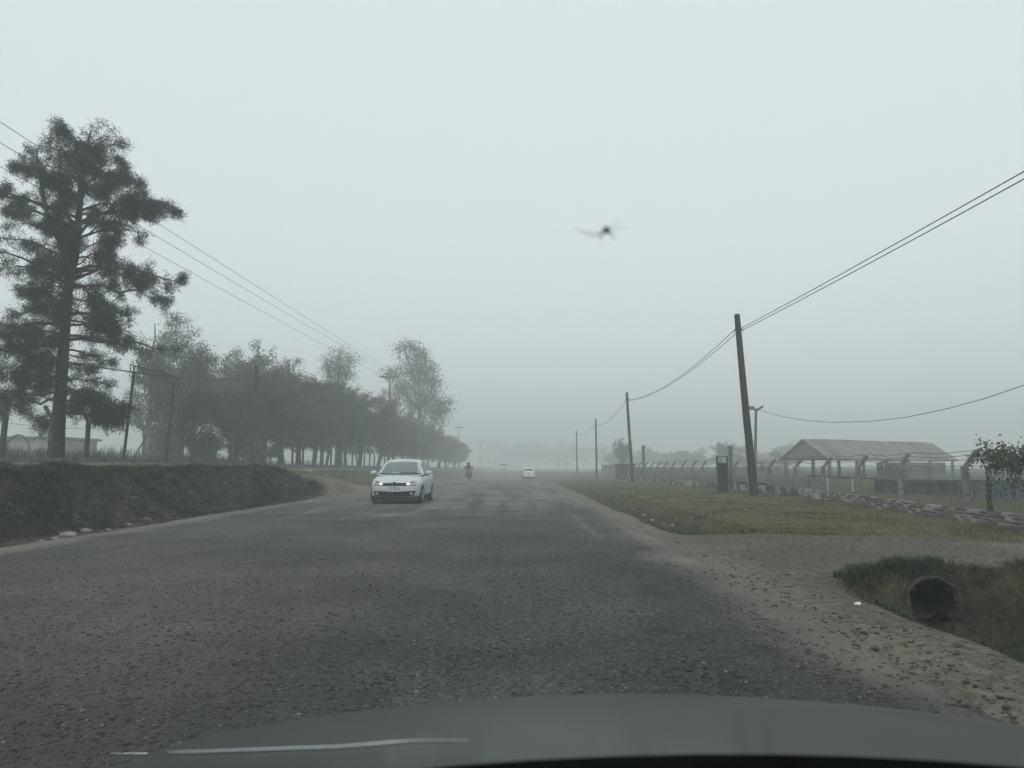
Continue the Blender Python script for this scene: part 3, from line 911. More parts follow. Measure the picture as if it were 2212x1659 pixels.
for m in ('brick_brown', 'brick_brown', 'brick_grey', 'brick_white'):
    for q in range(3):
        mb = MB(); mb.box((0, 0, 0), (bd, bl, bh)); me = mb.mesh('brick', M[m]); bm = bmesh.new(); bm.from_mesh(me)
        bmesh.ops.bevel(bm, geom=bm.edges[:], offset=.006, segments=1, affect='EDGES')
        for v in bm.verts: v.co += Vector((random.uniform(-.004, .004), random.uniform(-.004, .004), random.uniform(-.003, .003)))
        bm.to_mesh(me); bm.free(); brick_me.append(me)
rows = 5
cnt = 0
far = MB(); mort = MB()
y = 11.0
for i in range(270):
    for r in range(rows):
        yy = 11.2 + i * (bl + jt) + (.5 * (bl + jt) if r % 2 else 0)
        z = Hs(FX, yy) - .08 + (r + .5) * (bh + jt)
        if r == rows - 1 and random.random() < .12: continue
        pos = Vector((FX - .10 + random.uniform(-.008, .004), yy, z)) - wo
        if yy < 25.6 and cnt < 296:
            o = link('brick', random.choice(brick_me), wall, pos)
            o.rotation_euler = (random.uniform(-.015, .015), random.uniform(-.02, .02), random.uniform(-.012, .012))
            cnt += 1
        else:
            far.box(pos, (bd, bl, bh))
o = far.build('far_bricks', M['brick_painted'], wall); o['kind'] = 'stuff'
for i in range(68):
    y0 = 11.1 + i; z = Hs(FX, y0 + .5)
    mort.box(Vector((FX - .095, y0 + .5, z + .08)) - wo, (.122, 1.0, .38))
mort.build('mortar_bed', M['mortar'], wall)

# boards fixed to the fence foot
for y0, y1, lab in ((29.6, 31.3, 'dark board at the fence foot, partly behind the tall dark panel'), (31.7, 34.2, 'dark rectangular board at the fence foot between two white posts'), (34.6, 36.4, 'dark ragged board at the fence foot behind the big leaning pole')):
    pass
bw_ = [(1552, 1581, 36.9, 'narrow dark board at the fence foot right of the tall dark panel'),
       (1584, 1607, 34.7, 'dark rectangular board at the fence foot left of the big leaning pole'),
       (1615, 1652, 31.7, 'wide dark ragged board at the fence foot behind the big leaning pole')]
for u0, u1, Y, lab in bw_:
    ya, yb = FX * F / (u0 - 1117), FX * F / (u1 - 1117)
    L = abs(ya - yb)
    t = empty('board', (FX + .1, (ya + yb) / 2, .13)); tag(t, lab, 'board', 'dark boards at the fence foot')
    for k in range(2):
        MB().box((0, random.uniform(-.02, .02), .09 + k * .2), (.03, L - .06 * k, .185)).build('plank', M['board'], t)
    for s in (-1, 1):
        MB().box((.04, s * L * .35, .17), (.04, .05, .36)).build('batten', M['board'], t)

# tall dark panel between two posts on the verge
b = P(1562, 1066, 32.0); b.z = Hs(b.x, b.y)
t = empty('dark_panel', b); tag(t, 'tall narrow dark panel framed by two black posts on the right verge', 'panel')
for s in (-1, 1):
    MB().box((s * .195, 0, .70), (.06, .06, 1.5), Matrix.Rotation(s * .012, 3, 'Y')).build('post', M['dark_steel'], t)
MB().box((-.02, .02, .56), (.35, .05, 1.24)).build('sheet', M['board'], t)
for k in (-.09, .06):
    MB().box((k, -.012, .56), (.025, .02, 1.2)).build('rib', M['board'], t)
MB().box((0, 0, 1.44), (.37, .03, .025)).build('top_bar', M['dark_steel'], t)

# pile of dark bars inside the fence
for i in range(6):
    a = P(1655 + i * 9, 1062 + i * .8, 27.6 + i * .25); b = P(1700 + i * 6, 1072 + i * 1.2, 26.0 + i * .2)
    a.z, b.z = .26 + .03 * (i % 3), .12 + .04 * (i % 3)
    a.x = max(a.x, FX + .3); b.x = max(b.x, FX + .25)
    d = b - a
    R = d.to_track_quat('X', 'Z').to_matrix()
    o = MB().box((0, 0, 0), (d.length, .09, .04), R).build('plank', M['board'], None, (a + b) / 2)
    tag(o, 'dark weathered plank in the low pile just behind the brick wall', 'plank', 'planks piled behind the brick wall')

# pipe railing with white posts
t = empty('pipe_railing', P(1820, 1066, 34)); tag(t, 'low pipe railing on short white posts inside the fenced ground', 'railing')
o0 = Vector(t.location); t.location.z = o0.z = 0.05
RA = [(1748, 1027, 37.5), (1787, 1030, 35.4), (1841, 1032, 33.6), (1896, 1034.5, 32)]
MB().tube([P(*q) - o0 for q in RA], .022, 6).build('rail', M['wire_black'], t)
for i, q in enumerate(RA):
    p = P(*q); MB().tube([Vector((p.x, p.y, 0)) - o0, p - o0], .035 if i else .02, 6).build('post', M['white_pole' if i else 'wire_black'], t)

# low dark wall and low blue-grey wall inside the fenced ground
def low_wall(name, u0, u1, Y0, Y1, vtop, m, label, bays):
    a, b = P(u0, vtop, Y0), P(u1, vtop, Y1)
    h = a.z; a.z = b.z = 0
    t = empty(name, (a + b) / 2, math.atan2((b - a).y, (b - a).x)); tag(t, label, 'wall')
    L = (b - a).length
    for i in range(bays):
        MB().box((-L / 2 + (i + .5) * L / bays, 0, h / 2 - .05 + random.uniform(-.015, .015)), (L / bays - .03, .12, h + .1)).build('wall_bay', m, t)
    for i in range(bays + 1):
        MB().box((-L / 2 + i * L / bays, -.02, h / 2 - .05), (.07, .15, h + .12)).build('pier', M['dark_concrete'], t)
    MB().box((0, 0, h + .035), (L + .1, .18, .05)).build('coping', M['dark_concrete'], t)


low_wall('low_wall', 1893, 2072, 31, 28.2, 1038, M['dark_wall'], 'low dark stained wall inside the fence, left of the thick post', 4)
low_wall('blue_wall', 2078, 2320, 27.5, 24, 1040, M['blue_wall'], 'low blue grey wall seen behind the vine at the right edge', 4)

# creeper on the fence at the right edge
def leaf_quads(c, d, L, W, roll=None):
    n = len(c)
    d = d / np.linalg.norm(d, axis=1, keepdims=True)
    r = rng.normal(size=(n, 3)); s = np.cross(d, r); s /= np.linalg.norm(s, axis=1, keepdims=True) + 1e-9
    nn = np.cross(d, s)
    L = np.broadcast_to(np.asarray(L, float), (n,))[:, None]; W = np.broadcast_to(np.asarray(W, float), (n,))[:, None]
    v = np.stack([c, c + d * L * .45 + s * W / 2 + nn * W * .18, c + d * L, c + d * L * .45 - s * W / 2 + nn * W * .18], 1)
    return v.reshape(-1, 3), np.arange(n * 4).reshape(-1, 4)


def creeper():
    base = P(2140, 1116, 16.9); base.z = Hs(base.x, base.y)
    t = empty('creeper', base); tag(t, 'straggly green creeper climbing over the fence at the right edge', 'creeper')
    st = MB(); cs = []
    for k in range(5):
        a = Vector((random.uniform(-.05, .05), random.uniform(-.05, .05), -.05)); pts = [a]
        for i in range(7):
            pts.append(Vector((math.sin(i * 1.3 + k) * .035, math.cos(i * 1.1 + k * 2) * .05, (i + 1) * .175)))
        st.tube(pts, [.016 - .0012 * i for i in range(8)], 5)
    def strand(p, d, n, ln, droop, r=.006):
        pts = [Vector(p)]; d = Vector(d).normalized()
        for i in range(n):
            d = (d + Vector((random.uniform(-.35, .35), random.uniform(-.35, .35), random.uniform(-.25, .25) - droop))).normalized()
            pts.append(pts[-1] + d * ln)
            cs.append(tuple(pts[-1]))
        st.tube(pts, r, 4)
        return pts
    for k in range(34):
        s = random.uniform(-.45, 1.2); yo = -random.random() ** 1.3 * 2.2
        p = (s * .12, yo, 1.1 + .2 * random.random() - .05 * yo)
        q = strand(p, (s, random.uniform(-.9, .2), .25 + .3 * random.random()), 8, .075, .07)
        for z in range(2): strand(q[random.randint(3, 8)], (random.uniform(-.4, 1), random.uniform(-.5, .5), .2), 5, .07, .12, .004)
    for k in range(44):
        x = random.uniform(-.4, .7)
        q = strand((x, random.uniform(-2.2, .1), 1.25 + .2 * random.random()), (random.uniform(-.2, .2), 0, -1), random.randint(5, 11), .08, .25, .004)
    st.build('stem', M['bark'], t)
    c = np.array(cs); n = 8
    w = .8 * (c[:, 2] > 1.12) + .13 * (c[:, 2] <= 1.12)
    k = np.repeat(np.arange(len(c)), n); k = k[rng.random(len(k)) < w[k]]
    pos = c[k] + rng.normal(size=(len(k), 3)) * .05
    v, f = leaf_quads(pos, rng.normal(size=(len(k), 3)) + [0, 0, -.4], rng.uniform(.04, .085, len(k)), rng.uniform(.03, .06, len(k)))
    link('foliage', npmesh('foliage', v, f, M['vine_leaf']), t)


creeper()

# ------------------------------------------------------------------ open shed, houses, huts in the fog
def loc_frame(p, q):
    d = Vector((q.x - p.x, q.y - p.y, 0)); L = d.length
    return math.atan2(d.y, d.x), L


def gable_building(name, a, b, half, z0, ze, zr, m_roof, m_wall, label, cat, open_sides=False, wins=(), over=.35):
    """Ridge from a to b; half width; eave and ridge heights."""
    rz, L = loc_frame(a, b)
    t = empty(name, (a.x, a.y, z0), rz); tag(t, label, cat)
    ze -= z0; zr -= z0
    th = .08
    for s in (-1, 1):
        mb = MB()
        p = [Vector((-over, 0, zr)), Vector((L + over, 0, zr)), Vector((L + over, s * (half + over), ze - .1)), Vector((-over, s * (half + over), ze - .1))]
        ns = 14 if open_sides else 1
        for q_ in range(ns):
            mb = MB(); f0, f1 = q_ / ns, (q_ + .985) / ns; dz = Vector((0, 0, random.uniform(-.025, .025) if ns > 1 else 0))
            pp = [p[0].lerp(p[1], f0) + dz, p[0].lerp(p[1], f1) + dz, p[3].lerp(p[2], f1) + dz * 2, p[3].lerp(p[2], f0) + dz * 2]
            vs = pp + [q - Vector((0, 0, th)) for q in pp]
            mb.add(vs, [(0, 1, 2, 3), (4, 5, 6, 7), (0, 1, 5, 4), (1, 2, 6, 5), (2, 3, 7, 6), (3, 0, 4, 7)])
            mb.build('roof_sheet', random.choice((m_roof, m_roof, M['roof_old'])) if ns > 1 else m_roof, t)
    for x in ((0, L) if not open_sides else (0, L)):
        mb = MB(); e = .1 if x == 0 else -.1
        vs = [(x, -half, ze - .02), (x, half, ze - .02), (x, 0, zr - .12), (x + e, -half, ze - .02), (x + e, half, ze - .02), (x + e, 0, zr - .12)]
        mb.add(vs, [(0, 1, 2), (3, 5, 4), (0, 1, 4, 3), (1, 2, 5, 4), (2, 0, 3, 5)])
        mb.build('gable', m_roof if open_sides else m_wall, t)
    if open_sides:
        for s in (-1, 1):
            for i in range(6):
                MB().box((.2 + i * (L - .4) / 5, s * half, ze / 2 - .25), (.22, .22, ze + .2)).build('column', M['concrete'], t)
            MB().box((L / 2, s * half, ze - .12), (L, .12, .18)).build('eave_beam', M['roof_metal'], t)
        mb = MB(); mb.box((L * .82, 0, ze * .4), (L * .3, half * 1.6, ze * .8)); mb.build('back_room', M['grey_wall'], t)
    else:
        MB().box((L / 2, 0, ze / 2 - .3), (L, half * 2, ze + .6)).build('wall', m_wall, t)
        for x, z, w, h, side in wins:
            f = MB().box((x, side * (half + .02), z), (w + .16, .08, h + .16)).build('window', M['dark_concrete'], t)
            MB().box((x, side * (half + .05), z), (w, .06, h)).build('pane', M['opening'], f)
    return t


pk = P(1738, 948, 71); pe = P(2009, 961, 82); pe.z = pk.z
gable_building('open_shed', pk, pe, 2.3, 0, 2.0, pk.z, M['roof_metal'], M['grey_wall'], 'open sided shed with long grey gable roof behind the right fence', 'shed', True)
a = P(1588, 978, 118); b = P(1650, 980, 122)
gable_building('house', a, b, 3.2, 0, 2.2, a.z, M['roof_metal'], M['grey_wall'], 'hazy low house with pitched roof left of the floodlight mast', 'house', wins=((2, 1.3, 1, 1, -1),))
MB_ch = None

# far two-storey house at the end of the road
def block_house(name, u0, u1, vt, Y, depth, label, storeys, m, cols, lamp=False):
    a, b = P(u0, vt, Y), P(u1, vt, Y); z0 = .1
    w = b.x - a.x; h = a.z - z0
    t = empty(name, ((a.x + b.x) / 2, Y + depth / 2, z0)); tag(t, label, 'house')
    MB().box((0, 0, h / 2 - .3), (w, depth, h + .6)).build('wall', m, t)
    MB().box((0, 0, h + .08), (w + .7, depth + .7, .22)).build('roof', M['dark_concrete'], t)
    if storeys > 1: MB().box((0, -depth / 2 - .5, h * .52), (w + .2, 1.1, .16)).build('balcony', M['dark_concrete'], t)
    for s in range(storeys):
        for i in range(cols):
            x = -w / 2 + (i + .5) * w / cols; z = h / storeys * (s + .5)
            f = MB().box((x, -depth / 2 - .01, z), (w / cols * .5, .1, h / storeys * .5)).build('window', M['dark_concrete'], t)
            MB().box((x, -depth / 2 - .05, z), (w / cols * .4, .08, h / storeys * .4)).build('pane', M['opening'], f)
    if lamp:
        p = P(1047, 965, Y - .3) - t.location
        l = MB(); l.lathe([(0, -.34), (.3, -.22), (.42, 0), (.3, .22), (0, .34)], p, n=10); l.build('outdoor_lamp', M['lamp_lit'], t)
    return t


block_house('two_storey_house', 1031, 1079, 952, 470, 14, 'faint two storey flat roofed house at the end of the road', 2, M['white_wall'], 3, True)  # wall colour lightened towards the fog, haze put into the paint
block_house('hut', 1196, 1236, 992, 420, 7, 'faint low flat roofed hut right of the far white car', 1, M['white_wall'], 2)
block_house('hut', 1100, 1128, 985, 460, 7, 'barely visible low hut behind the far van', 1, M['grey_wall'], 2)

# left: pale house and small hut behind the trees
block_house('hut', 309, 352, 925, 60, 4, 'small low hut with white window behind the gateway sign', 1, M['dark_wall'], 1)
block_house('pale_house', -60, 118, 947, 78, 8, 'pale hazy low house behind the big tree at the left edge', 1, M['grey_wall'], 3)

# far boundary wall with tall posts
t = empty('boundary_wall', (FX + 1.2, 76, 0)); tag(t, 'hazy grey boundary wall with a tall post, beyond the wire fence', 'wall')
for i in range(6):
    MB().box((.0, 4 + i * 4.2, .6), (.16, 4.1, 1.6)).build('wall_bay', M['grey_wall'], t)
    MB().box((-.05, 6.1 + i * 4.2, .6), (.24, .24, 1.75)).build('pier', M['dark_concrete'], t)
g0 = P(1391, 1036, 66); g0.z = Hs(g0.x, g0.y)
t = empty('gate_post', g0); tag(t, 'tall square gate post standing in the hazy right fence', 'post')
MB().box((0, 0, 1.35), (.2, .2, 2.9)).build('shaft', M['dark_concrete'], t); MB().box((0, 0, 2.83), (.28, .28, .08)).build('cap', M['dark_concrete'], t)
g1 = P(1366, 1036, 72); g1.z = Hs(g1.x, g1.y)
t = empty('gate', g1); tag(t, 'dark sheet metal gate beside the tall gate post', 'gate')
for k in range(5): MB().box((-1.35 + k * .36, 0, .68), (.34, .05, 1.4)).build('sheet', M['dark_wall'], t)
for k in (.2, 1.2): MB().box((-.63, -.04, k), (1.85, .04, .06)).build('rail', M['dark_steel'], t)
g2 = P(1581, 1050, 36.3); g2.z = Hs(g2.x, g2.y)
t = empty('gate_post', P(1580, 1052, 44)); t.location.z = 0; tag(t, 'pale square post rising above the fence near the tall dark panel', 'post')
MB().box((0, 0, 1.1), (.17, .17, 2.4)).build('shaft', M['dark_concrete'], t); MB().box((0, 0, 2.32), (.20, .20, .05)).build('cap', M['dark_concrete'], t)


# ------------------------------------------------------------------ trees
class Tree:
    def __init__(s, name, base, label, group=None, cat='tree', rz=0):
        s.t = empty(name, base, rz); tag(s.t, label, cat, group); s.w = MB(); s.tips = []

    def limb(s, p, d, L, r, n=6, wander=.18, rise=.0, tip=.25, sides=6):
        pts = [Vector(p)]; d = Vector(d).normalized(); rad = [r]
        for i in range(n):
            d = (d + Vector((random.gauss(0, wander), random.gauss(0, wander), random.gauss(0, wander) + rise))).normalized()
            pts.append(pts[-1] + d * (L / n)); rad.append(r * (1 - (1 - tip) * (i + 1) / n))
        s.w.tube(pts, rad, sides, cap=False)
        return pts, d

    def finish(s, bark, leaf, centers, spread, per, L, W, droop=0.0, outward=.0, crown_c=None):
        o = s.w.build('trunk', bark, s.t, smooth=True)
        c = np.array([tuple(p) for p in centers]); k = np.repeat(np.arange(len(c)), per)
        sp = np.asarray(spread)
        pos = c[k] + rng.normal(size=(len(k), 3)) * sp
        d = rng.normal(size=(len(k), 3)) + np.array([0, 0, -droop])
        if outward and crown_c is not None:
            q = pos - np.array(crown_c); q /= np.linalg.norm(q, axis=1, keepdims=True); d = d + q * outward
        v, f = leaf_quads(pos, d, rng.uniform(*L, len(k)), rng.uniform(*W, len(k)))
        o2 = link('crown', npmesh('crown', v, f, leaf), s.t)
        return o, o2


def big_pine():
    Y0 = 27.6
    base = P(121, 990, Y0); base.z = float(ground_z(np.array([base.x]), np.array([base.y]))[0])
    T = Tree('big_tree', base, 'tallest dark feathery tree at the left, with one thick tapering trunk')
    q = lambda u, v, dy=0: P(u, v, Y0 + dy) - base
    trunk = [q(118, 1004), q(121, 985), q(125, 930), q(130, 860), q(135, 780), q(142, 690), q(148, 610), q(151, 590)]
    T.w.tube(trunk, [.36, .29, .245, .22, .20, .175, .15, .14], 10, cap=False)
    a = [q(151, 592), q(162, 555), q(168, 500), q(172, 440), q(178, 370), q(188, 320), q(197, 280)]
    T.w.tube(a, [.16, .14, .13, .11, .08, .05, .02], 8, cap=False)
    b = [q(150, 596), q(142, 560, -.4), q(128, 520, -.8), q(108, 480, -1.0), q(92, 420, -1), q(82, 350, -1.0), q(78, 320, -1)]
    T.w.tube(b, [.12, .10, .09, .075, .06, .03, .015], 8, cap=False)
    # silhouette: picture height -> left and right reach
    vv = [275, 290, 305, 330, 355, 385, 415, 440, 480, 520, 560, 590, 605, 640, 670, 700, 740, 780, 830, 880, 915, 930]
    ll = [192, 172, 75, 66, 60, 2, -50, -70, -70, -50, -20, 0, 5, 15, 0, -45, -45, -20, -40, -45, 60, 130]
    rr = [204, 222, 255, 262, 250, 272, 318, 372, 338, 282, 272, 285, 368, 352, 318, 346, 342, 262, 250, 256, 252, 200]
    tu = [198, 196, 191, 186, 180, 175, 171, 169, 166, 164, 160, 152, 150, 146, 143, 140, 137, 134, 131, 127, 125, 124]
    cen = []
    EXTRA = [(432, 362, .2), (455, 338, -.5), (430, 320, .5), (602, 366, .3), (618, 346, -.4), (630, 320, .5), (742, 348, .4), (700, 340, -.6), (440, -66, .4), (560, -20, -.4), (345, 66, .3), (302, 255, .2), (885, 255, .3), (860, 245, -.8), (905, 215, .9)]
    for i in range(92 + len(EXTRA)):
        v = 292 + (925 - 292) * ((min(i, 91) + random.random()) / 92) ** .92
        az = i * 2.399963 + random.uniform(-.3, .3)
        u0 = np.interp(v, vv, tu); l = u0 - np.interp(v, vv, ll); r = np.interp(v, vv, rr) - u0
        c, s_ = math.cos(az), math.sin(az)
        reach = (r if c > 0 else l) * c * c + (.5 * (l + r)) * s_ * s_ * .8
        reach = reach * Y0 / F * random.choice((random.uniform(.42, .7), random.uniform(.75, 1.02)))
        if i >= 92:
            v, ue, sy = EXTRA[i - 92]; u0 = np.interp(v, vv, tu); c = 1 if ue > u0 else -1; s_ = sy; reach = abs(ue - u0) * Y0 / F * 1.0
        start_v = v + (50 if i >= 92 else 26) + 14 * random.random() if v < 600 else v - 8 - 16 * random.random()
        start_v = min(start_v, 915)
        p = q(np.interp(start_v, vv, tu), start_v)
        tgt = q(u0, v) + Vector((c * reach, s_ * reach, 0))
        dirv = tgt - p; L = dirv.length
        if L < .3: continue
        pts = [p]; n = 6
        rad0 = min(.02 + .014 * L, .09)
        for k in range(1, n + 1):
            f = k / n
            pts.append(p + dirv * f + Vector((0, 0, (.45 if v < 620 else .15) * L * f * (1 - f))) + Vector((random.gauss(0, .05), random.gauss(0, .05), random.gauss(0, .08))) * L * .3)
        T.w.tube(pts, [rad0 * (1 - .8 * k / n) for k in range(n + 1)], 5, cap=False)
        for k in range(2 if L < 1.3 else 3, n + 1):
            for z in range(4 if L > 1.2 else 2):
                d = Vector((c, s_, 0)) * .8 + Vector((random.gauss(0, .7), random.gauss(0, .7), random.gauss(.0, .6)))
                ln = random.uniform(.28, .62) * (1.0 if k < n else .7)
                pp, dd = T.limb(pts[k], d, ln, .015, 3, .25, .0 if v < 450 else -.08, .3, 3)
                cen += [pp[1].lerp(pp[2], .5), pp[2], pp[3]]
                if random.random() < .6: cen.append(pp[3] + Vector((random.gauss(0, .12), random.gauss(0, .12), -.15 * random.random())))
    kept = []
    for c in cen:
        w_ = base + c; u_ = 1117 + w_.x / w_.y * F; v_ = 1008 - (w_.z - 1.2) / w_.y * F
        near_trunk = abs(u_ - np.interp(v_, vv, tu)) < 26 and v_ > 480
        hole = float(fbm(np.array([c.x]) + 40, np.array([c.z]), .75, 2, 131)[0])
        if near_trunk and random.random() < .8: continue
        if hole < -.12 and random.random() < .72: continue
        kept.append(c)
    cen = kept
    for L_ in (a, b):
        for q_ in L_[-3:]:
            for _ in range(9): cen.append(q_ + Vector((random.gauss(0, .2), random.gauss(0, .2), random.gauss(.02, .16))))
    T.finish(M['bark'], M['needles'], cen, (.09, .09, .085), 54, (.07, .20), (.013, .024), droop=.35)


big_pine()


def broad_mesh(seed, h, w, per=15, base_h=1.45, leaf='olive_leaf', dense=1.0):
    """One spreading roadside tree; returns trunk and crown meshes."""
    random.seed(seed)
    w_mb = MB(); T = Tree.__new__(Tree); T.w = w_mb
    n_st = random.choice((1, 1, 2))
    cen = []
    for sidx in range(n_st):
        lean = Vector((random.uniform(-.15, .15), random.uniform(-.15, .15), 1))
        tr, d = T.limb((random.uniform(-.15, .15) * sidx, 0, -.2), lean, base_h + .2, .17 / math.sqrt(n_st), 4, .06, .1, .8, 8)
        nb = int(8 / n_st)
        for i in range(nb):
            az = i * 2 * PI / nb + random.uniform(-.4, .4)
            el = random.uniform(.35, 1.5)
            d = Vector((math.cos(az) * math.cos(el), math.sin(az) * math.cos(el), math.sin(el)))
            reach = 1 / math.sqrt((math.cos(el) / (w / 2)) ** 2 + (math.sin(el) / (h - base_h)) ** 2)
            st = tr[-1] if random.random() < .7 else tr[-2]
            pts, dd = T.limb(st, d, reach * random.uniform(.75, .95), .075, 6, .13, .06, .2, 5)
            for k in range(2, 7):
                for z in range(3):
                    d2 = dd + Vector((random.gauss(0, 1), random.gauss(0, 1), random.gauss(.1, .7)))
                    p2, _ = T.limb(pts[k], d2, random.uniform(.5, 1.25) * w / 6, .022, 4, .25, .02, .3, 3)
                    cen += p2[1:]
                    if random.random() < .4:
                        p3, _ = T.limb(p2[3], d2 + Vector((random.gauss(0, 1), random.gauss(0, 1), -.3)), .5, .01, 2, .3, 0, .4, 3); cen += p3[1:]
    tm = w_mb.mesh('trunk', M['bark'], True)
    c = np.array([tuple(p) for p in cen]); c[:, 2] = np.maximum(c[:, 2], base_h - .1)
    k = np.repeat(np.arange(len(c)), int(per * dense))
    pos = c[k] + rng.normal(size=(len(k), 3)) * (.21, .21, .17)
    v, f = leaf_quads(pos, rng.normal(size=(len(k), 3)) + [0, 0, -.3], rng.uniform(.10, .20, len(k)), rng.uniform(.05, .11, len(k)))
    return tm, npmesh('crown', v, f, M[leaf])


def place_tree(name, u, Y, meshes, h_scale, label, group, ground=True, base=None, leaf=None):
    b = base or P(u, 1003, Y)
    b = Vector(b)
    b.z = float(ground_z(np.array([b.x]), np.array([b.y]))[0])
    t = empty(name, b, random.uniform(0, 6.28)); tag(t, label, 'tree', group)
    link('trunk', meshes[0], t)
    o = link('crown', meshes[1], t)
    if leaf:
        o.material_slots[0].link = 'OBJECT'; o.material_slots[0].material = M[leaf]
    t.scale = (h_scale[0], h_scale[0], h_scale[1])
    return t


BM = [broad_mesh(11 + i, 6.8, 8.0, 30, 1.55) for i in range(5)]
random.seed(21)
row = []
#          x     y    width height leaf  label
ROW = [(-16.9, 47.5, .52, .68, 'dark_leaf', 'dark low bushy tree at the near end of the left tree row'),
       (-17.0, 52.5, .74, .88, 'dark_leaf', 'broad dark tree right behind the left utility pole'),
       (-18.5, 57.0, 1.05, 1.12, 'olive_leaf', 'olive crowned tree right of the left utility pole'),
       (-17.2, 62.5, 1.05, 1.06, 'olive_leaf', 'round olive tree in the middle of the left row'),
       (-21.5, 65.0, 1.05, 1.30, 'olive_leaf', 'taller yellowish tree rising at the back of the left row'),
       (-17.6, 68.5, 1.1, 1.16, 'dark_leaf', 'dark rounded tree left of the concrete crossarm pole'),
       (-22.5, 76.0, 1.1, 1.42, 'dark_leaf', 'dark domed tree at the back, under the small feathery crown'),
       (-17.0, 75.0, 1.1, 1.18, 'dark_leaf', 'dark tree whose crown reaches the concrete crossarm pole'),
       (-16.4, 82.0, 1.12, 1.20, 'rust_leaf', 'brownish tree behind the concrete crossarm pole'),
       (-15.8, 89.5, 1.12, 1.14, 'rust_leaf', 'rusty brown tree above the oncoming white car'),
       (-15.4, 97.5, 1.1, 1.06, 'rust_leaf', 'hazy brown tree right above the roof of the oncoming car')]
for i, (x, y, lf) in enumerate(((-20.5, 60, 'olive_leaf'), (-19.8, 65.5, 'dark_leaf'), (-20, 71.5, 'olive_leaf'), (-19, 78.5, 'dark_leaf'), (-18.6, 85.5, 'rust_leaf'), (-18.4, 93, 'rust_leaf'))):
    place_tree('roadside_tree', 0, 0, BM[(i + 3) % 5], (1.0, random.uniform(1.0, 1.2)), 'crown filling the gap between two trees of the dense left row', 'gap filling trees of the left row', base=(x, y, 0), leaf=lf)
for i, (x, y, sx, sz, lf, lab) in enumerate(ROW):
    row.append(place_tree('roadside_tree', 0, 0, BM[i % 5], (sx * 1.12, sz), lab, 'trees of the left roadside row', base=(x, y, 0), leaf=lf))
for i in range(14):
    y = 106 + i * 7.4
    place_tree('roadside_tree', 0, 0, BM[(i * 2 + 1) % 5], (random.uniform(.95, 1.1), random.uniform(.92, 1.12)), 'hazy grey tree fading into the fog at the far end of the left row',
               'foggy far end of the left tree row', base=(-14.8 + random.uniform(-.6, .6), y, 0), leaf='rust_leaf' if i % 3 else 'dark_leaf')
for i, (x, y) in enumerate(((-18.6, 47), (-20.5, 51), (-19.2, 55.5), (-21.5, 60), (-20, 64), (-23, 57), (-22.5, 68))):
    place_tree('shrub', 0, 0, BM[(i * 3) % 5], (.42, .26), 'low bush under the crowns of the left tree row', 'bushes under the left tree row', base=(x, y, 0), leaf='rust_leaf' if i % 2 else 'dark_leaf')['category'] = 'bush'
for i in range(13):
    y = 55 + i * 9
    place_tree('background_tree', 0, 0, BM[(i + 2) % 5], (1.05, random.uniform(.95, 1.3)), 'dark tree standing in the second line behind the left roadside row',
               'second line of trees on the left', base=(-25 + random.uniform(-1.5, 1.5) + i * .35, y, 0), leaf='olive_leaf' if i % 2 else 'dark_leaf')


def thin_tree(base, h, label, leaf, bark, lobes, per, trunk_r, name='gum_tree', group=None, L=(.14, .30), W=(.03, .06), spread=.32, seed=3, bare=.35):
    """Tall open tree: trunk, ascending limbs, separate leafy lobes given as (side, height, radius)."""
    random.seed(seed)
    b = Vector(base); b.z = float(ground_z(np.array([b.x]), np.array([b.y]))[0])
    T = Tree(name, b, label, group)
    pts = [Vector((math.sin(i * 1.7 + seed) * .035 * h * .12 * i / 4, math.cos(i * 1.3) * .02 * h * .1 * i / 4, -.2 + (h * .93) * i / 10)) for i in range(11)]
    T.w.tube(pts, [trunk_r * (1 - .085 * i) for i in range(11)], 8, cap=False)
    cen = []
    for (sx, sy, hz, r) in lobes:
        c = Vector((sx, sy, hz * h)); st = pts[max(2, min(9, int((hz - .16 - .05 * random.random()) * 10)))]
        dv = c - st; n = 6
        lp = [st + dv * (k / n) + Vector((0, 0, -.1 * dv.length * math.sin(PI * k / n))) + Vector((random.gauss(0, .06), random.gauss(0, .06), 0)) * (k % n > 0) for k in range(n + 1)]
        T.w.tube(lp, [trunk_r * .42 * (1 - .75 * k / n) for k in range(n + 1)], 5, cap=False)
        m = int(8 + 16 * r)
        for k in range(m):
            d = Vector((random.gauss(0, 1), random.gauss(0, 1), random.gauss(.15, .75))).normalized()
            pp, _ = T.limb(lp[random.choice((4, 5, 6, 6))], d, r * random.uniform(.55, 1.1), .022, 4, .22, .03, .3, 3)
            cen += pp[2:]
    random.seed(seed + 100)
    T.finish(bark, leaf, cen, (spread, spread, spread * .75), per, L, W, droop=.6)
    return T.t


# pale gum tree behind the gateway sign
Yg = 58.0
kx = Yg / F
def lobes_from(pix, ub, vb, h, Y, seed=0):
    random.seed(seed); out = []
    for u, v, r in pix:
        out.append(((u - ub) * Y / F, random.uniform(-.35, .35) * r * Y / F * 2, (vb - v) * Y / F / h, r * Y / F))
    return out


g1b = P(320, 975, Yg); h1 = (975 - 640) * Yg / F
lob = lobes_from([(372, 668, 30), (398, 700, 30), (350, 705, 28), (330, 760, 30), (385, 745, 26), (435, 750, 24), (418, 772, 24), (405, 800, 20), (350, 800, 32),
                  (300, 780, 30), (375, 795, 26), (295, 830, 26), (340, 845, 20), (388, 840, 22), (292, 880, 22), (370, 880, 16), (350, 735, 26), (310, 735, 24)], 322, 975, h1, Yg, 5)
thin_tree(g1b, h1, 'tall pale open gum tree with light slender trunk behind the gateway sign', M['gum_leaf'], M['pale_bark'], lob, 17, .24, seed=5, spread=.24, L=(.12, .26), W=(.03, .06))
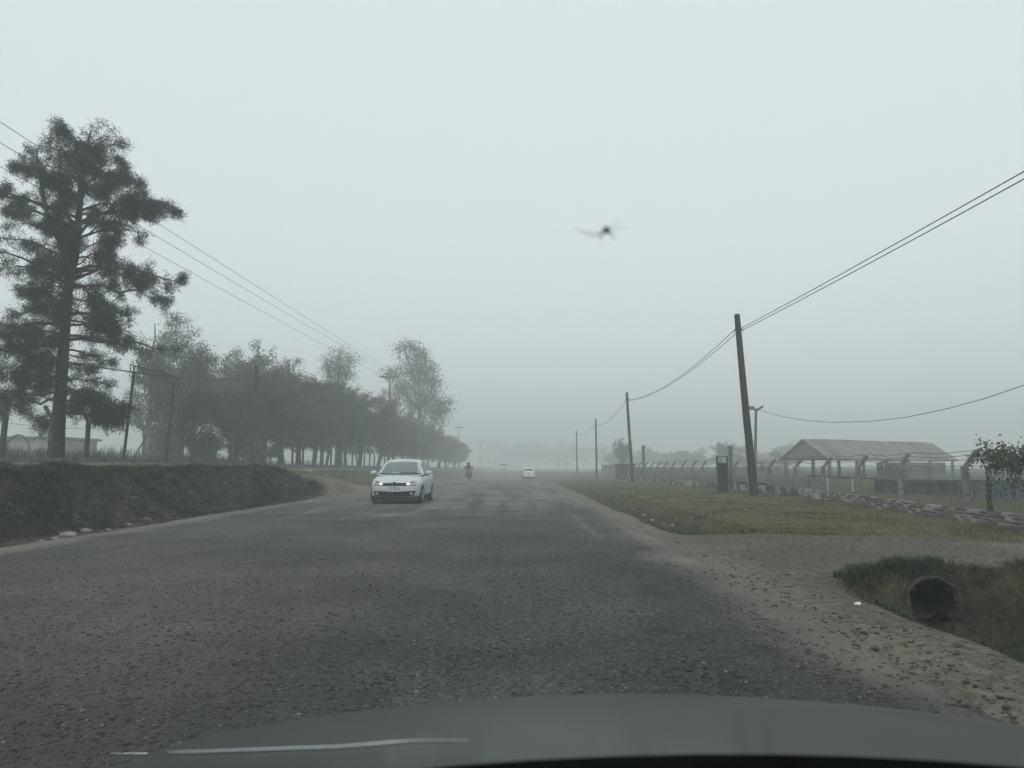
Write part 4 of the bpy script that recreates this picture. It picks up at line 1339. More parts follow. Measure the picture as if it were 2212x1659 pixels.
# small loose tree left of the row
b2 = P(418, 990, 43.5); h2 = (990 - 815) * 43.5 / F
lob = lobes_from([(415, 838, 20), (400, 868, 24), (436, 855, 24), (455, 875, 22), (412, 895, 26), (440, 900, 26), (392, 905, 18), (402, 935, 18), (462, 845, 16), (430, 930, 20), (455, 925, 22)], 418, 990, h2, 43.5, 6)
thin_tree(b2, h2, 'small loose leafy tree between the gateway sign and the left row', M['dark_leaf'], M['bark'], lob, 11, .16, name='small_tree', seed=8, L=(.09, .17), W=(.05, .09), spread=.20)
# feathery crown above the row
b3 = P(728, 1003, 88); h3 = (1003 - 740) * 88 / F
lob = lobes_from([(728, 758, 22), (700, 775, 18), (752, 775, 20), (722, 785, 24), (742, 800, 20), (705, 800, 16)], 728, 1003, h3, 88, 7)
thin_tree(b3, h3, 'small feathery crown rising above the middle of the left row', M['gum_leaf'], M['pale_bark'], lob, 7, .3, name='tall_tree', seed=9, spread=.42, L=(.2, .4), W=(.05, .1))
# very tall ghostly gum tree
b4 = P(905, 1005, 112); h4 = (1005 - 724) * 112 / F
lob = lobes_from([(868, 745, 24), (890, 742, 22), (905, 765, 26), (880, 790, 26), (920, 790, 24), (850, 800, 20), (835, 795, 14), (900, 820, 34), (935, 815, 22), (870, 840, 30),
                  (925, 850, 30), (950, 858, 18), (968, 862, 12), (945, 880, 24), (900, 870, 30)], 902, 1005, h4, 112, 8)
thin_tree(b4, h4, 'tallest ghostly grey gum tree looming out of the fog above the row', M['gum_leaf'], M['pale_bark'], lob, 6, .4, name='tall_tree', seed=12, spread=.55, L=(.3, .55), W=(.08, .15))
b5 = P(1000, 1008, 175); h5 = (1008 - 922) * 175 / F

# trees in the fog at the end of the road and on the right
FT = [(1062, 500, 2.6, 2.3), (1095, 510, 2.4, 2.3), (1118, 490, 2.5, 2.4), (1140, 515, 2.5, 2.7), (1160, 500, 2.5, 2.35), (1180, 505, 2.5, 2.5), (1205, 490, 2.5, 2.4), (1232, 470, 2.3, 2.2), (1262, 440, 2.2, 1.9), (1300, 380, 1.9, 1.6)]
for i, (u, Y, sx, sz) in enumerate(FT):
    place_tree('distant_tree', u, Y, BM[i % 5], (sx, sz), 'dim distant tree melting into the fog behind the far end of the road', 'dim trees at the end of the road', leaf='dark_leaf')
random.seed(77)
for i in range(13):
    u = 1330 + i * 33 + random.uniform(-12, 12); Y = random.uniform(190, 260)
    place_tree('distant_tree', u, Y, BM[i % 5], (random.uniform(1.3, 1.8), random.uniform(.65, 1.1)), 'faint low tree dissolving in the fog beyond the right fence', 'faint trees beyond the right fence', leaf='dark_leaf')
place_tree('distant_tree', 1345, 128, BM[2], (.62, .85), 'hazy tree just left of the slender wooden pole', None, leaf='dark_leaf')
place_tree('distant_tree', 1568, 135, BM[3], (.85, .80), 'hazy bare looking tree above the fence left of the tall dark panel', None, leaf='dark_leaf')
place_tree('distant_tree', 1680, 140, BM[1], (1.0, .62), 'low hazy tree between the big leaning pole and the open shed', None, leaf='dark_leaf')

# ------------------------------------------------------------------ left fence, gateway sign, path-side things
LX = -15.0
lf = empty('concrete_fence', (LX, 40, Hs(LX, 40)))
tag(lf, 'old wire fence on bent concrete posts along the top of the left bank', 'fence')
lo_ = Vector(lf.location)
lpost = concrete_post(1.5, -1, .125)
lpy = [20.3, 22.9, 25.2, 27.4, 36.4, 39.0, 41.7, 44.3, 47.0, 49.7, 52.6]
while lpy[-1] < 84: lpy.append(lpy[-1] + 2.75)
for y in lpy:
    o = link('post', lpost, lf, Vector((LX + random.uniform(-.04, .04), y, Hs(LX, y) - .05)) - lo_)
    o.rotation_euler = (random.uniform(-.02, .02), random.uniform(.0, .035), random.uniform(-.06, .06))
    o.data.materials[0] = M['post_dark']
for k, dz in enumerate((.35, .75, 1.15, 1.5, 1.68, 1.84)):
    for seg in (lpy[:4], lpy[4:]):
        mb = MB(); mb.tube([Vector((LX - (.02 if k < 4 else .1 + .1 * (k - 4)), y, Hs(LX, y) + dz)) - lo_ for y in seg], .006, 4)
        mb.build('fence_wire', M['mesh_wire'], lf)
for y0, y1 in ((19, 29.6), (34, 84)):
    y = y0; mb = MB()
    while y < y1:
        z = Hs(LX, y + 1); mb.box(Vector((LX + .04, y + 1, z + .04)) - lo_, (.14, 2.0, .3)); y += 2.0
    mb.build('footing', M['dark_concrete'], lf)

g0 = P(265, 1000, 29.9); g0.z = Hs(g0.x, g0.y)
gs = empty('gateway_sign', g0); tag(gs, 'rusty arched gateway sign of cut out letters on two tall thin posts', 'sign')
tp0 = P(289, 806, 29.9) - g0; b1_ = P(357, 1000, 33.5) - g0; tp1 = P(376, 828, 33.5) - g0; b1_.z = Hs(LX, 33.5) - g0.z
MB().tube([(0, 0, -.2), tp0], [.055, .05], 8).build('post', M['dark_steel'], gs, smooth=True)
MB().tube([b1_ - Vector((0, 0, .2)), tp1], [.055, .05], 8).build('post', M['dark_steel'], gs, smooth=True)
# arch: points along the two rails
lo_r = [P(u, v, Y) - g0 for u, v, Y in ((281, 804, 29.2), (300, 806, 30.2), (320, 810, 31.1), (342, 815, 32.1), (362, 826, 33.0), (389, 834, 34.1))]
up_r = [P(u, v, Y) - g0 for u, v, Y in ((281, 787, 29.2), (300, 793, 30.2), (320, 797, 31.1), (342, 800, 32.1), (362, 808, 33.0), (389, 817, 34.1))]
for pts in (lo_r, up_r):
    MB().tube(pts, .022, 6).build('rail', M['dark_steel'], gs, smooth=True)
MB().tube([up_r[1] + Vector((0, .1, 0)), up_r[1] + Vector((-.05, -.12, .22))], .02, 5).build('finial', M['dark_steel'], gs)


def rail_at(pts, f):
    x = f * (len(pts) - 1); i = min(int(x), len(pts) - 2); return pts[i].lerp(pts[i + 1], x - i)


STROKES = {'L': [((0, 1), (0, 0)), ((0, 0), (1, 0))], 'R': [((0, 0), (0, 1)), ((0, 1), (1, .85)), ((1, .85), (0, .5)), ((.2, .5), (1, 0))], 'I': [((.5, 0), (.5, 1))],
           'E': [((0, 0), (0, 1)), ((0, 1), (1, 1)), ((0, .5), (.8, .5)), ((0, 0), (1, 0))], 'A': [((0, 0), (.5, 1)), ((.5, 1), (1, 0)), ((.25, .45), (.75, .45))],
           'N': [((0, 0), (0, 1)), ((0, 1), (1, 0)), ((1, 0), (1, 1))], 'D': [((0, 0), (0, 1)), ((0, 1), (.9, .7)), ((.9, .7), (.9, .3)), ((.9, .3), (0, 0))],
           'O': [((0, 0), (0, 1)), ((0, 1), (1, 1)), ((1, 1), (1, 0)), ((1, 0), (0, 0))], 'U': [((0, 1), (0, 0)), ((0, 0), (1, 0)), ((1, 0), (1, 1))]}
txt = 'LRIERI LA ANDUO'
for i, ch in enumerate(txt):
    if ch == ' ': continue
    f0, f1 = (i + .18) / len(txt), (i + .82) / len(txt)
    mb = MB()
    def at(a, b): f = f0 + (f1 - f0) * a; return rail_at(lo_r, f).lerp(rail_at(up_r, f), .08 + .84 * b)
    for s0, s1 in STROKES[ch]:
        mb.tube([at(*s0), at(*s1)], .02, 4)
    mb.build('letter', M['dark_steel'], gs)

# utility pole on the left with cables
pb = P(545, 1009, 43); pb.z = Hs(pb.x, pb.y) - .05
ptop = P(553.5, 790, 43)
t = empty('utility_pole', pb); tag(t, 'dark wooden utility pole on the left, in front of the tree row', 'pole')
d = ptop - pb
MB().tube([Vector((0, 0, -.2)), d * .35, d * .7, d, d * 1.004], [.125, .11, .10, .09, .05], 10).build('shaft', M['pole_wood'], t, smooth=True)
for z in (.87, .60):
    MB().lathe([(.13, -.03), (.135, .03)], d * z, n=10).build('band', M['dark_steel'], t)
MB().box(d * .88 + Vector((.2, 0, 0)), (.14, .06, .10)).build('clamp', M['dark_steel'], t)
ca = pb + d * .86
o = MB().tube([P(u, v, Y) for u, v, Y in ((-60, 742, 16.5), (0, 755, 17.6), (120, 778, 20), (230, 796, 23.5), (290, 804, 26.5), (380, 815, 31), (460, 820.5, 36.5), (520, 820, 40.5), (549, 818, 42.9))], .022, 6).build('service_cable', M['wire_black'], smooth=True)
tag(o, 'thick black cable from the left edge to the left utility pole', 'cable')
o = MB().tube([P(u, v, Y) for u, v, Y in ((556, 817, 43), (590, 832, 48), (625, 850, 54), (660, 863, 61), (700, 874, 70))], .018, 6).build('service_cable', M['wire_black'], smooth=True)
tag(o, 'black cable sloping down from the left utility pole into the tree row', 'cable')

# high line: concrete crossarm poles and three conductors
def crossarm_pole(u, v, Y, w, label):
    b = P(u, 1000, Y); b.z = Hs(b.x, b.y); top = P(u, v, Y)
    t = empty('crossarm_pole', b); tag(t, label, 'pole', 'concrete crossarm poles of the high line')
    h = top.z - b.z
    MB().tube([(0, 0, -.2), (0, 0, h - .05)], [.19, .12], 10).build('shaft', M['concrete'], t, smooth=True)
    mb = MB(); vs = []
    for y in (-.1, .1):
        vs += [(-w / 2, y, h + .10), (w / 2, y, h + .10), (w / 2, y, h - .02), (w * .18, y, h - .22), (-w * .18, y, h - .22), (-w / 2, y, h - .02)]
    mb.add(vs, [(0, 1, 2, 3, 4, 5), (11, 10, 9, 8, 7, 6)] + [(i, (i + 1) % 6, (i + 1) % 6 + 6, i + 6) for i in range(6)])
    mb.build('crossarm', M['dark_concrete'], t)
    for x in (-w * .42, w * .18, w * .42):
        MB().lathe([(.03, .1), (.07, .13), (.04, .17), (.07, .2), (.03, .25)], (x, 0, h), n=8).build('insulator', M['concrete'], t)
    return b + Vector((0, 0, h + .25)), w


c1, w1_ = crossarm_pole(839, 814, 97, 2.7, 'concrete pole with a wide crossarm poking out of the left tree row')
c2, w2_ = crossarm_pole(991, 923, 205, 2.9, 'faint far concrete crossarm pole in the fog over the road')
edge = [(-90, 205, 255, 'upper'), (-90, 254, 300, 'middle'), (-90, 311, 352, 'lower')]
offs = (.42, .18, -.42)
for (u0, va, vb, nm), of in zip(edge, offs):
    xt = c1.x + of * w1_
    Ya = (xt * F) / (0 - 1117)
    p1 = c1 + Vector((of * w1_, 0, 0)); p0 = P(0, vb, Ya)
    a = p0 + (p0 - p1) * .25
    span('power_line', a, p1, .0 + .18, .011, M['wire_grey'], f'{nm} of three thin power lines rising to the top left corner', 'power lines on the left')
    span('power_line', p1, c2 + Vector((of * w2_, 0, 0)), .5, .011, M['wire_grey'], f'{nm} power line fading between the two concrete crossarm poles', 'power lines on the left')

# arch hoop, plank trestle, litter, stones at the bank
ab = P(36, 996, 40); ab.z = Hs(ab.x, ab.y)
t = empty('hoop', ab); tag(t, 'thin pale arched hoop standing on the ground left of the big tree', 'hoop')
MB().tube([(-.62, 0, -.1), (-.62, 0, .55), (-.52, 0, .95), (-.25, 0, 1.2), (.0, 0, 1.27), (.25, 0, 1.2), (.52, 0, .95), (.62, 0, .55), (.62, 0, -.1)], .05, 6).build('arch', M['galv'], t, smooth=True)
for i, (u0, v0, u1, v1) in enumerate(((283, 975, 318, 940), (346, 975, 322, 938), (325, 975, 338, 933))):
    a, b = P(u0, v0 + 12, 50), P(u1, v1, 50); a.z = Hs(a.x, a.y) - .05
    o = MB().tube([Vector((0, 0, 0)), b - a], .06, 6).build('leaning_pole', M['dark_concrete'], None, a)
    tag(o, ('grey strut slanting up to the right beside the pale gum trunk', 'grey strut slanting up to the left beside the pale gum trunk', 'short upright grey stake beside the pale gum trunk')[i], 'strut')


def lump(name, p, s, m, label, cat, seed, group=None):
    r2 = np.random.default_rng(seed)
    bm = bmesh.new(); bmesh.ops.create_icosphere(bm, subdivisions=2, radius=1)
    for v in bm.verts:
        c = np.array(v.co); k = 1 + .28 * float(vnoise(np.array([c[0] * 1.7 + seed]), np.array([c[1] * 1.7 + c[2] * 2.3]), seed)[0])
        v.co = Vector((c[0] * s[0], c[1] * s[1], c[2] * s[2])) * k
    me = bpy.data.meshes.new(name); bm.to_mesh(me); bm.free(); me.materials.append(m)
    return tag(link(name, me, None, p), label, cat, group)


def on_ground(u, v, up=0.0):
    p = hit(u, v); p.z += up; return p


lump('plastic_bag', on_ground(397, 1011.5, .08), (.13, .09, .08), M['paper'], 'crumpled white bag on the left bank near the gateway sign', 'bag', 3)
lump('stone', on_ground(146, 1161, .05), (.18, .12, .075), M['stone_pale'], 'largest pale stone at the foot of the left bank', 'stone', 5)
for i, (u, v, s) in enumerate(((186, 1150, .12), (276, 1136, .10), (118, 1166, .08), (380, 1130, .09), (527, 1101, .11), (90, 1172, .07), (455, 1117, .08), (233, 1147, .07), (330, 1137, .06))):
    lump('stone', on_ground(u, v, s * .25), (s, s * .7, s * .55), M['stone_pale'], 'small pale stone in the muddy gutter below the left bank', 'stone', 20 + i, 'stones in the left gutter')
lump('stone', on_ground(664, 1020, .06), (.3, .2, .16), M['stone_pale'], 'pale boulder at the end of the left bank top', 'stone', 41)
lump('litter', on_ground(1853, 1310, .02), (.030, .02, .018), M['paper'], 'scrap of white litter on dirt left of the near culvert', 'litter', 51)
lump('litter', on_ground(1936, 1258, .02), (.022, .012, .008), M['paper'], 'sliver of white litter above the near culvert', 'litter', 52)
lump('litter', P(2215 * 0 + 2110, 1160, 14) * 0 + on_ground(1966, 1092, .02), (.15, .06, .03), M['paper'], 'white scrap lying on the grass behind the brick wall', 'litter', 53)
for i in range(14):
    u, v = (1230 + i * 17 + random.uniform(-6, 6), 1052 + i * 6.6 + random.uniform(-3, 3))
    s = random.uniform(.06, .13)
    lump('rubble', on_ground(u, v, s * .2), (s, s * .7, s * .5), M['stone_pale'], 'pale lump of rubble along the edge of the right gully', 'stone', 60 + i, 'rubble along the right gully')


# culvert pipes

def culvert(p, r, L, label, th=.04):
    t = empty('culvert', p); tag(t, label, 'culvert')
    mb = MB(); mb.lathe([(r, L), (r, .3), (r, 0), (r + th * .5, -.02), (r + th, -.01), (r + th, .3), (r + th, L), (r, L)], axis='y', n=36)
    mb.v = [(x * (1 + .03 * math.sin(math.atan2(z, x) * 5 + 1)), y + (.010 * math.sin(math.atan2(z, x) * 7) + .008 * math.sin(math.atan2(z, x) * 13 + 2)) * (y < .1), z) for x, y, z in mb.v]
    sl = MB(); g = []; nx_, ny_ = 9, 9
    for j in range(ny_):
        for i in range(nx_):
            xx = (i / (nx_ - 1) - .5) * 2 * r * .93; yy = .02 + j * .16
            zz = -r * .50 + .04 * math.sin(xx * 21 + j) + .03 * math.cos(j * 1.9) - .10 * max(0, -yy)
            g.append((xx, yy, max(zz, -math.sqrt(max(0, r * r - xx * xx)) + .01) if yy > 0 else zz))
    sl.add(g, [(j * nx_ + i, j * nx_ + i + 1, (j + 1) * nx_ + i + 1, (j + 1) * nx_ + i) for j in range(ny_ - 1) for i in range(nx_ - 1)])
    sl.build('silt', M['silt'], t, smooth=True)
    mb.build('pipe', M['shade_concrete'], t, smooth=True)
    MB().lathe([(0, L - .01), (r + .01, L - .01)], axis='y', n=20).build('pipe_shade_disc', M['opening'], t)  # dark disc closes the pipe, painted in for the shade inside
    return t


cp = CP1
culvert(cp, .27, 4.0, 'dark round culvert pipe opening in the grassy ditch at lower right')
cp2 = CP2
culvert(cp2, .27, 2.2, 'dark culvert mouth at the end of the left bank')


# ------------------------------------------------------------------ cars
def loft(rings, close=True):
    mb = MB(); n = len(rings[0])
    vs = [p for r in rings for p in r]; fs = []
    for i in range(len(rings) - 1):
        for k in range(n - 1):
            fs.append((i * n + k, i * n + k + 1, (i + 1) * n + k + 1, (i + 1) * n + k))
    fs.append(tuple(range(n))); fs.append(tuple((len(rings) - 1) * n + k for k in range(n)))
    mb.add(vs, fs)
    return mb


def subdiv_mesh(mb, name, m, lv=2):
    me = mb.mesh(name, m)
    bm = bmesh.new(); bm.from_mesh(me); bmesh.ops.remove_doubles(bm, verts=bm.verts, dist=1e-5); bmesh.ops.recalc_face_normals(bm, faces=bm.faces); bm.to_mesh(me); bm.free()
    o = link(name, me); md = o.modifiers.new('s', 'SUBSURF'); md.levels = lv; md.render_levels = lv
    dg = bpy.context.evaluated_depsgraph_get()
    r = bpy.data.meshes.new_from_object(o.evaluated_get(dg)); bpy.data.objects.remove(o)
    r.polygons.foreach_set('use_smooth', [True] * len(r.polygons))
    return r


def text_mesh(s, size, m, name):
    cu = bpy.data.curves.new(name, 'FONT'); cu.body = s; cu.size = size; cu.extrude = .002; cu.align_x = 'CENTER'; cu.align_y = 'CENTER'; cu.offset = .0015
    o = bpy.data.objects.new(name, cu); C.objects.link(o)
    dg = bpy.context.evaluated_depsgraph_get()
    me = bpy.data.meshes.new_from_object(o.evaluated_get(dg)); bpy.data.objects.remove(o)
    me.materials.clear(); me.materials.append(m)
    return me


def hatchback(loc, rz, label, paint, tall=0.0, lights_on=True, plate='AA 333 DI', emblem=True):
    """Five door hatchback; nose at local y=0 facing -y, tail at y=3.9."""
    t = empty('car', loc, rz); tag(t, label, 'car')
    W = .83; k = tall
    ST = [(0.00, .56, .36, .55, .57), (0.05, .69, .24, .64, .665), (0.16, .765, .19, .70, .735), (0.42, .815, .18, .775, .835), (0.9, .83, .18, .865, .945),
          (1.25, .83, .18, .90, .965), (2.5, .83, .18, .93, .98), (3.3, .825, .19, .95, .99), (3.62, .805, .22, .95, .985), (3.80, .765, .27, .93, .965), (3.88, .68, .34, .86, .89)]
    rings = []
    for y, w, zb, zs, zt in ST:
        half = [(0, zb), (w * .6, zb), (w * .90, zb + .01), (w * .985, zb + .09), (w, zb + .25), (w * .995, zs - .16), (w * .975, zs - .05), (w * .91, zs), (w * .72, zs + (zt - zs) * .55), (w * .38, zs + (zt - zs) * .9), (0, zt)]
        half = [(x, z + k * .5 * (z > .5)) for x, z in half]
        rings.append([Vector((x, y, z)) for x, z in half] + [Vector((-x, y, z)) for x, z in half[-2:0:-1]] + [Vector((half[0][0], y, half[0][1]))])
    body = subdiv_mesh(loft(rings), 'body', paint, 2)
    bo = link('body', body)
    # wheel arches cut out
    wheels = [(-.74, .66), (.74, .66), (-.74, 3.12), (.74, 3.12)]
    for sx in (-1, 1):
        for wy in (.66, 3.12):
            cm = MB(); cm.lathe([(0, -.16), (.325, -.16), (.325, .2), (0, .2)], (sx * .76, wy, .295), 'x', 32)
            cme = cm.mesh('cut', M['black_plastic']); b2 = bmesh.new(); b2.from_mesh(cme); bmesh.ops.remove_doubles(b2, verts=b2.verts, dist=1e-5); bmesh.ops.recalc_face_normals(b2, faces=b2.faces); b2.to_mesh(cme); b2.free()
            co = link('cut', cme); md = bo.modifiers.new('b', 'BOOLEAN'); md.object = co; md.operation = 'DIFFERENCE'; md.solver = 'EXACT'
            try: md.material_mode = 'TRANSFER'
            except Exception: pass
            dg = bpy.context.evaluated_depsgraph_get(); nm = bpy.data.meshes.new_from_object(bo.evaluated_get(dg))
            bo.modifiers.clear(); bo.data = nm; bpy.data.objects.remove(co)
    bo.parent = t
    try: bo.data.set_sharp_from_angle(angle=math.radians(38))
    except Exception: pass
    # cabin
    CB = [(.93, .80, .955, .70), (1.12, .80, 1.09, .66), (1.38, .80, 1.255, .62), (1.62, .80, 1.375, .59), (1.85, .80, 1.43, .575), (2.4, .80, 1.455, .57), (3.0, .79, 1.43, .56), (3.38, .77, 1.35, .555), (3.62, .745, 1.18, .58), (3.80, .71, .98, .62)]
    rings = []
    for y, wb, zr, wt in CB:
        zr += k; zb = .90 + k * .5
        h = zr - zb
        half = [(wb, zb), (wb * .985, zb + h * .25), (wb + (wt - wb) * .62, zb + h * .62), (wt + .02, zr - min(.05, h * .2)), (wt * .86, zr - min(.018, h * .08)), (wt * .45, zr + .008), (0, zr + .012)]
        rings.append([Vector((x, y, z)) for x, z in half] + [Vector((-x, y, z)) for x, z in half[-2::-1]])
    cab = subdiv_mesh(loft(rings), 'roof', paint, 2)
    link('roof', cab, t)
    bvh = []
    for me in (bo.data, cab):
        bvh.append(BVHTree.FromPolygons([v.co.copy() for v in me.vertices], [tuple(p.vertices) for p in me.polygons]))

    def cast(o, d):
        best = None
        for b in bvh:
            h = b.ray_cast(Vector(o), Vector(d))
            if h[0] is not None and (best is None or h[3] < best[3]): best = h
        return best

    def panel(name, corners, axis, m, off=.006, nu=10, nv=5, parent=None, bow=(0, 0)):
        """Thin shaped panel pressed onto the body; corners tl, tr, br, bl in the plane seen along axis ('f','b','l','r')."""
        rows = []
        for j in range(nv + 1):
            g = j / nv; row = []
            for i in range(nu + 1):
                f = i / nu
                a = Vector(corners[0]).lerp(Vector(corners[1]), f); b = Vector(corners[3]).lerp(Vector(corners[2]), f)
                q = a.lerp(b, g); bw = 4 * f * (1 - f)
                q = Vector((q[0], q[1] + bow[0] * bw * (1 - g) + bow[1] * bw * g))
                o, d = {'f': ((q[0], -3, q[1]), (0, 1, 0)), 'b': ((q[0], 8, q[1]), (0, -1, 0)), 'l': ((-3, q[0], q[1]), (1, 0, 0)), 'r': ((3, q[0], q[1]), (-1, 0, 0))}[axis]
                h = cast(o, d)
                row.append((Vector(h[0]) if h else Vector(o) + Vector(d) * 3.3, Vector(d)))
            rows.append(row)
        mb = MB(); n = nu + 1
        top = [p - d * off for r in rows for p, d in r]; bot = [p + d * .012 for r in rows for p, d in r]
        fs = []; T = len(top)
        for j in range(nv):
            for i in range(nu):
                q = (j * n + i, j * n + i + 1, (j + 1) * n + i + 1, (j + 1) * n + i); fs += [q, tuple(x + T for x in q[::-1])]
        ring = [i for i in range(n)] + [j * n + nu for j in range(1, nv + 1)] + [nv * n + i for i in range(nu - 1, -1, -1)] + [j * n for j in range(nv - 1, 0, -1)]
        for a, b in zip(ring, ring[1:] + ring[:1]): fs.append((a, b, b + T, a + T))
        mb.add(top + bot, fs)
        return mb.build(name, m, parent or t, smooth=True)

    K = k * .5
    zt_ = 1.37 + k
    panel('windscreen', [(-.545, zt_), (.545, zt_), (.69, .985 + K), (-.69, .985 + K)], 'f', M['pale_glass'], .005, 14, 8, bow=(.035, -.03))
    panel('cowl', [(-.70, .985 + K), (.70, .985 + K), (.72, .955 + K), (-.72, .955 + K)], 'f', M['black_plastic'], .012, 14, 2, bow=(-.03, -.035))
    panel('rear_window', [(-.50, 1.36 + k), (.50, 1.36 + k), (.60, 1.06 + K), (-.60, 1.06 + K)], 'b', M['glass'], .005, 12, 6, bow=(.03, .0))
    for s, ax in ((1, 'r'), (-1, 'l')):
        panel('side_window', [(1.66, 1.345 + k), (2.22, 1.385 + k), (2.22, .985 + K), (1.27, .975 + K)], ax, M['glass'], .005, 8, 5)
        panel('side_window', [(2.28, 1.385 + k), (2.95, 1.365 + k), (3.12, 1.0 + K), (2.28, .985 + K)], ax, M['glass'], .005, 8, 5)
        panel('side_window', [(3.02, 1.345 + k), (3.12, 1.33 + k), (3.42, 1.06 + K), (3.19, 1.0 + K)], ax, M['glass'], .005, 4, 4)
        panel('door_pillar', [(2.225, 1.39 + k), (2.275, 1.39 + k), (2.275, .98 + K), (2.225, .98 + K)], ax, M['black_plastic'], .006, 2, 5)
        for y in (2.1, 3.0):
            panel('door_handle', [(y, .86 + K), (y + .17, .865 + K), (y + .17, .83 + K), (y, .825 + K)], ax, paint, .03, 4, 2)
        panel('sill_trim', [(.99, .30), (2.78, .31), (2.78, .20), (.99, .20)], ax, paint, .008, 8, 2)
        for y in (1.22, 2.25):
            panel('door_seam', [(y, .93), (y + .008, .93), (y + .008, .34), (y, .34)], ax, M['ink'], .002, 1, 8)
        # door mirror
        mb = MB(); c = Vector((s * .93, 1.28, .985 + K))
        mb.lathe([(0, -.06), (.055, -.055), (.085, -.02), (.09, .03), (.075, .05), (0, .055)], (0, 0, 0), 'y', 14)
        mb.v = [(c.x + x * 1.35, c.y + y, c.z + z * .85) for x, y, z in mb.v]
        mm = mb.build('door_mirror', paint, t, smooth=True)
        MB().box((s * .85, 1.30, .935 + K), (.16, .08, .05)).build('mirror_foot', M['black_plastic'], mm)
        MB().box((s * .93, 1.335, .985 + K), (.19, .006, .11)).build('mirror_glass', M['lens'], mm)
        # headlight and its bulb
        sx = s
        hl = panel('headlight', [(sx * .70, .765 + K), (sx * .36, .665 + K), (sx * .36, .60 + K), (sx * .66, .60 + K)], 'f', M['lens'], .008, 8, 5)
        panel('lens_edge', [(sx * .70, .60 + K), (sx * .34, .60 + K), (sx * .34, .585 + K), (sx * .70, .585 + K)], 'f', M['black_plastic'], .009, 8, 1, parent=hl)
        h = cast((sx * .44, -3, .635 + K), (0, 1, 0))
        MB().lathe([(0, -.012), (.032, -.008), (.034, .02)], h[0] + Vector((0, -.012, 0)), 'y', 14).build('bulb', M['lit' if lights_on else 'chrome'], hl, smooth=True)
        h = cast((sx * .57, -3, .675 + K), (0, 1, 0))
        MB().lathe([(0, -.006), (.05, -.01), (.052, .02)], h[0] + Vector((0, -.010, 0)), 'y', 14).build('reflector', M['chrome'], hl, smooth=True)
        # fog lamp
        h = cast((sx * .55, -3, .335), (0, 1, 0))
        MB().lathe([(0, -.012), (.04, -.010), (.046, .0), (.046, .03)], h[0] + Vector((0, -.02, 0)), 'y', 14).build('fog_lamp', M['lens'], t, smooth=True)
        # tail light
        tl = panel('tail_light', [(sx * .74, .95 + K), (sx * .56, .96 + K), (sx * .56, .76 + K), (sx * .76, .76 + K)], 'b', M['tail_red'], .008, 5, 5)
    gr = panel('grille', [(-.39, .668 + K), (.39, .668 + K), (.37, .568 + K), (-.37, .568 + K)], 'f', M['black_plastic'], .006, 12, 2)
    for z in (.605, .625, .643):
        panel('grille_slat', [(-.36, z + .005 + K), (.36, z + .005 + K), (.36, z - .002 + K), (-.36, z - .002 + K)], 'f', M['rubber'], .014, 12, 1, parent=gr)
    lg = panel('lower_grille', [(-.68, .425), (.68, .425), (.62, .265), (-.62, .265)], 'f', M['black_plastic'], .008, 14, 3, bow=(-.03, -.02))
    for z in (.31, .345, .38):
        panel('grille_slat', [(-.50, z), (.50, z), (.50, z - .008), (-.50, z - .008)], 'f', M['rubber'], .016, 12, 1, parent=lg)
    panel('under_bumper_shade', [(-.66, .232), (.66, .232), (.62, .175), (-.62, .175)], 'f', M['black_plastic'], .01, 12, 1)  # black strip painted in for the shaded gap under the bumper
    panel('bonnet_seam', [(-.36, .668 + K), (.36, .668 + K), (.36, .660 + K), (-.36, .660 + K)], 'f', M['ink'], .003, 12, 1)
    if emblem:
        c = cast((0, -3, .625 + K), (0, 1, 0))[0] + Vector((0, -.022, 0))
        mb = MB(); R0 = .074
        mb.tube([c + Vector((R0 * math.cos(a), 0, R0 * math.sin(a))) for a in np.linspace(0, 2 * PI, 25)], .0075, 6, False)
        L = lambda *q: mb.tube([c + Vector((x * R0, 0, z * R0)) for x, z in q], .0062, 5)
        L((-.42, .88), (0, .12), (.42, .88)); L((-.88, .42), (-.42, -.86), (0, -.02), (.42, -.86), (.88, .42))
        mb.build('emblem', M['chrome'], t, smooth=True)
        MB().lathe([(0, 0), (.078, 0), (.080, .03)], c + Vector((0, .008, 0)), 'y', 24).build('emblem_disc', M['rubber'], t)
    if plate:
        c = cast((0, -3, .46), (0, 1, 0))[0] + Vector((0, -.025, 0))
        pl = MB().box(c, (.40, .012, .13)).build('number_plate', M['plate_white'], t)
        MB().box(c + Vector((0, -.007, .051)), (.396, .004, .026)).build('blue_band', M['plate_blue'], pl)
        tm = text_mesh(plate, .098, M['ink'], 'lettering')
        o = link('lettering', tm, pl); o.location = c + Vector((0, -.009, -.014)); o.rotation_euler = (PI / 2, 0, 0); o.scale = (.86, 1, 1)
    c = cast((0, 8, .62), (0, -1, 0))[0] + Vector((0, .02, 0))
    MB().box(c + Vector((0, 0, .16 + K)), (.36, .012, .12)).build('rear_plate', M['plate_white'] if emblem else M['dark_concrete'], t)
    panel('rear_bumper_trim', [(-.62, .34), (.62, .34), (.60, .24), (-.60, .24)], 'b', M['black_plastic'], .01, 12, 2)
    MB().box((0, 1.9, .15), (1.48, 3.5, .13)).build('underbody', M['black_plastic'], t)  # black box, set low and wide to deepen the shade under the car
    MB().tube([(.5, 3.9, .2), (.5, 3.5, .2)], .025, 8).build('exhaust', M['dark_steel'], t)
    MB().tube([(-.62, .99, .975 + K), (-.1, 1.02, 1.005 + K), (.02, 1.03, 1.01 + K)], .011, 5).build('wiper', M['black_plastic'], t)
    MB().tube([(-.02, .97, .985 + K), (.6, .97, .985 + K)], .011, 5).build('wiper', M['black_plastic'], t)
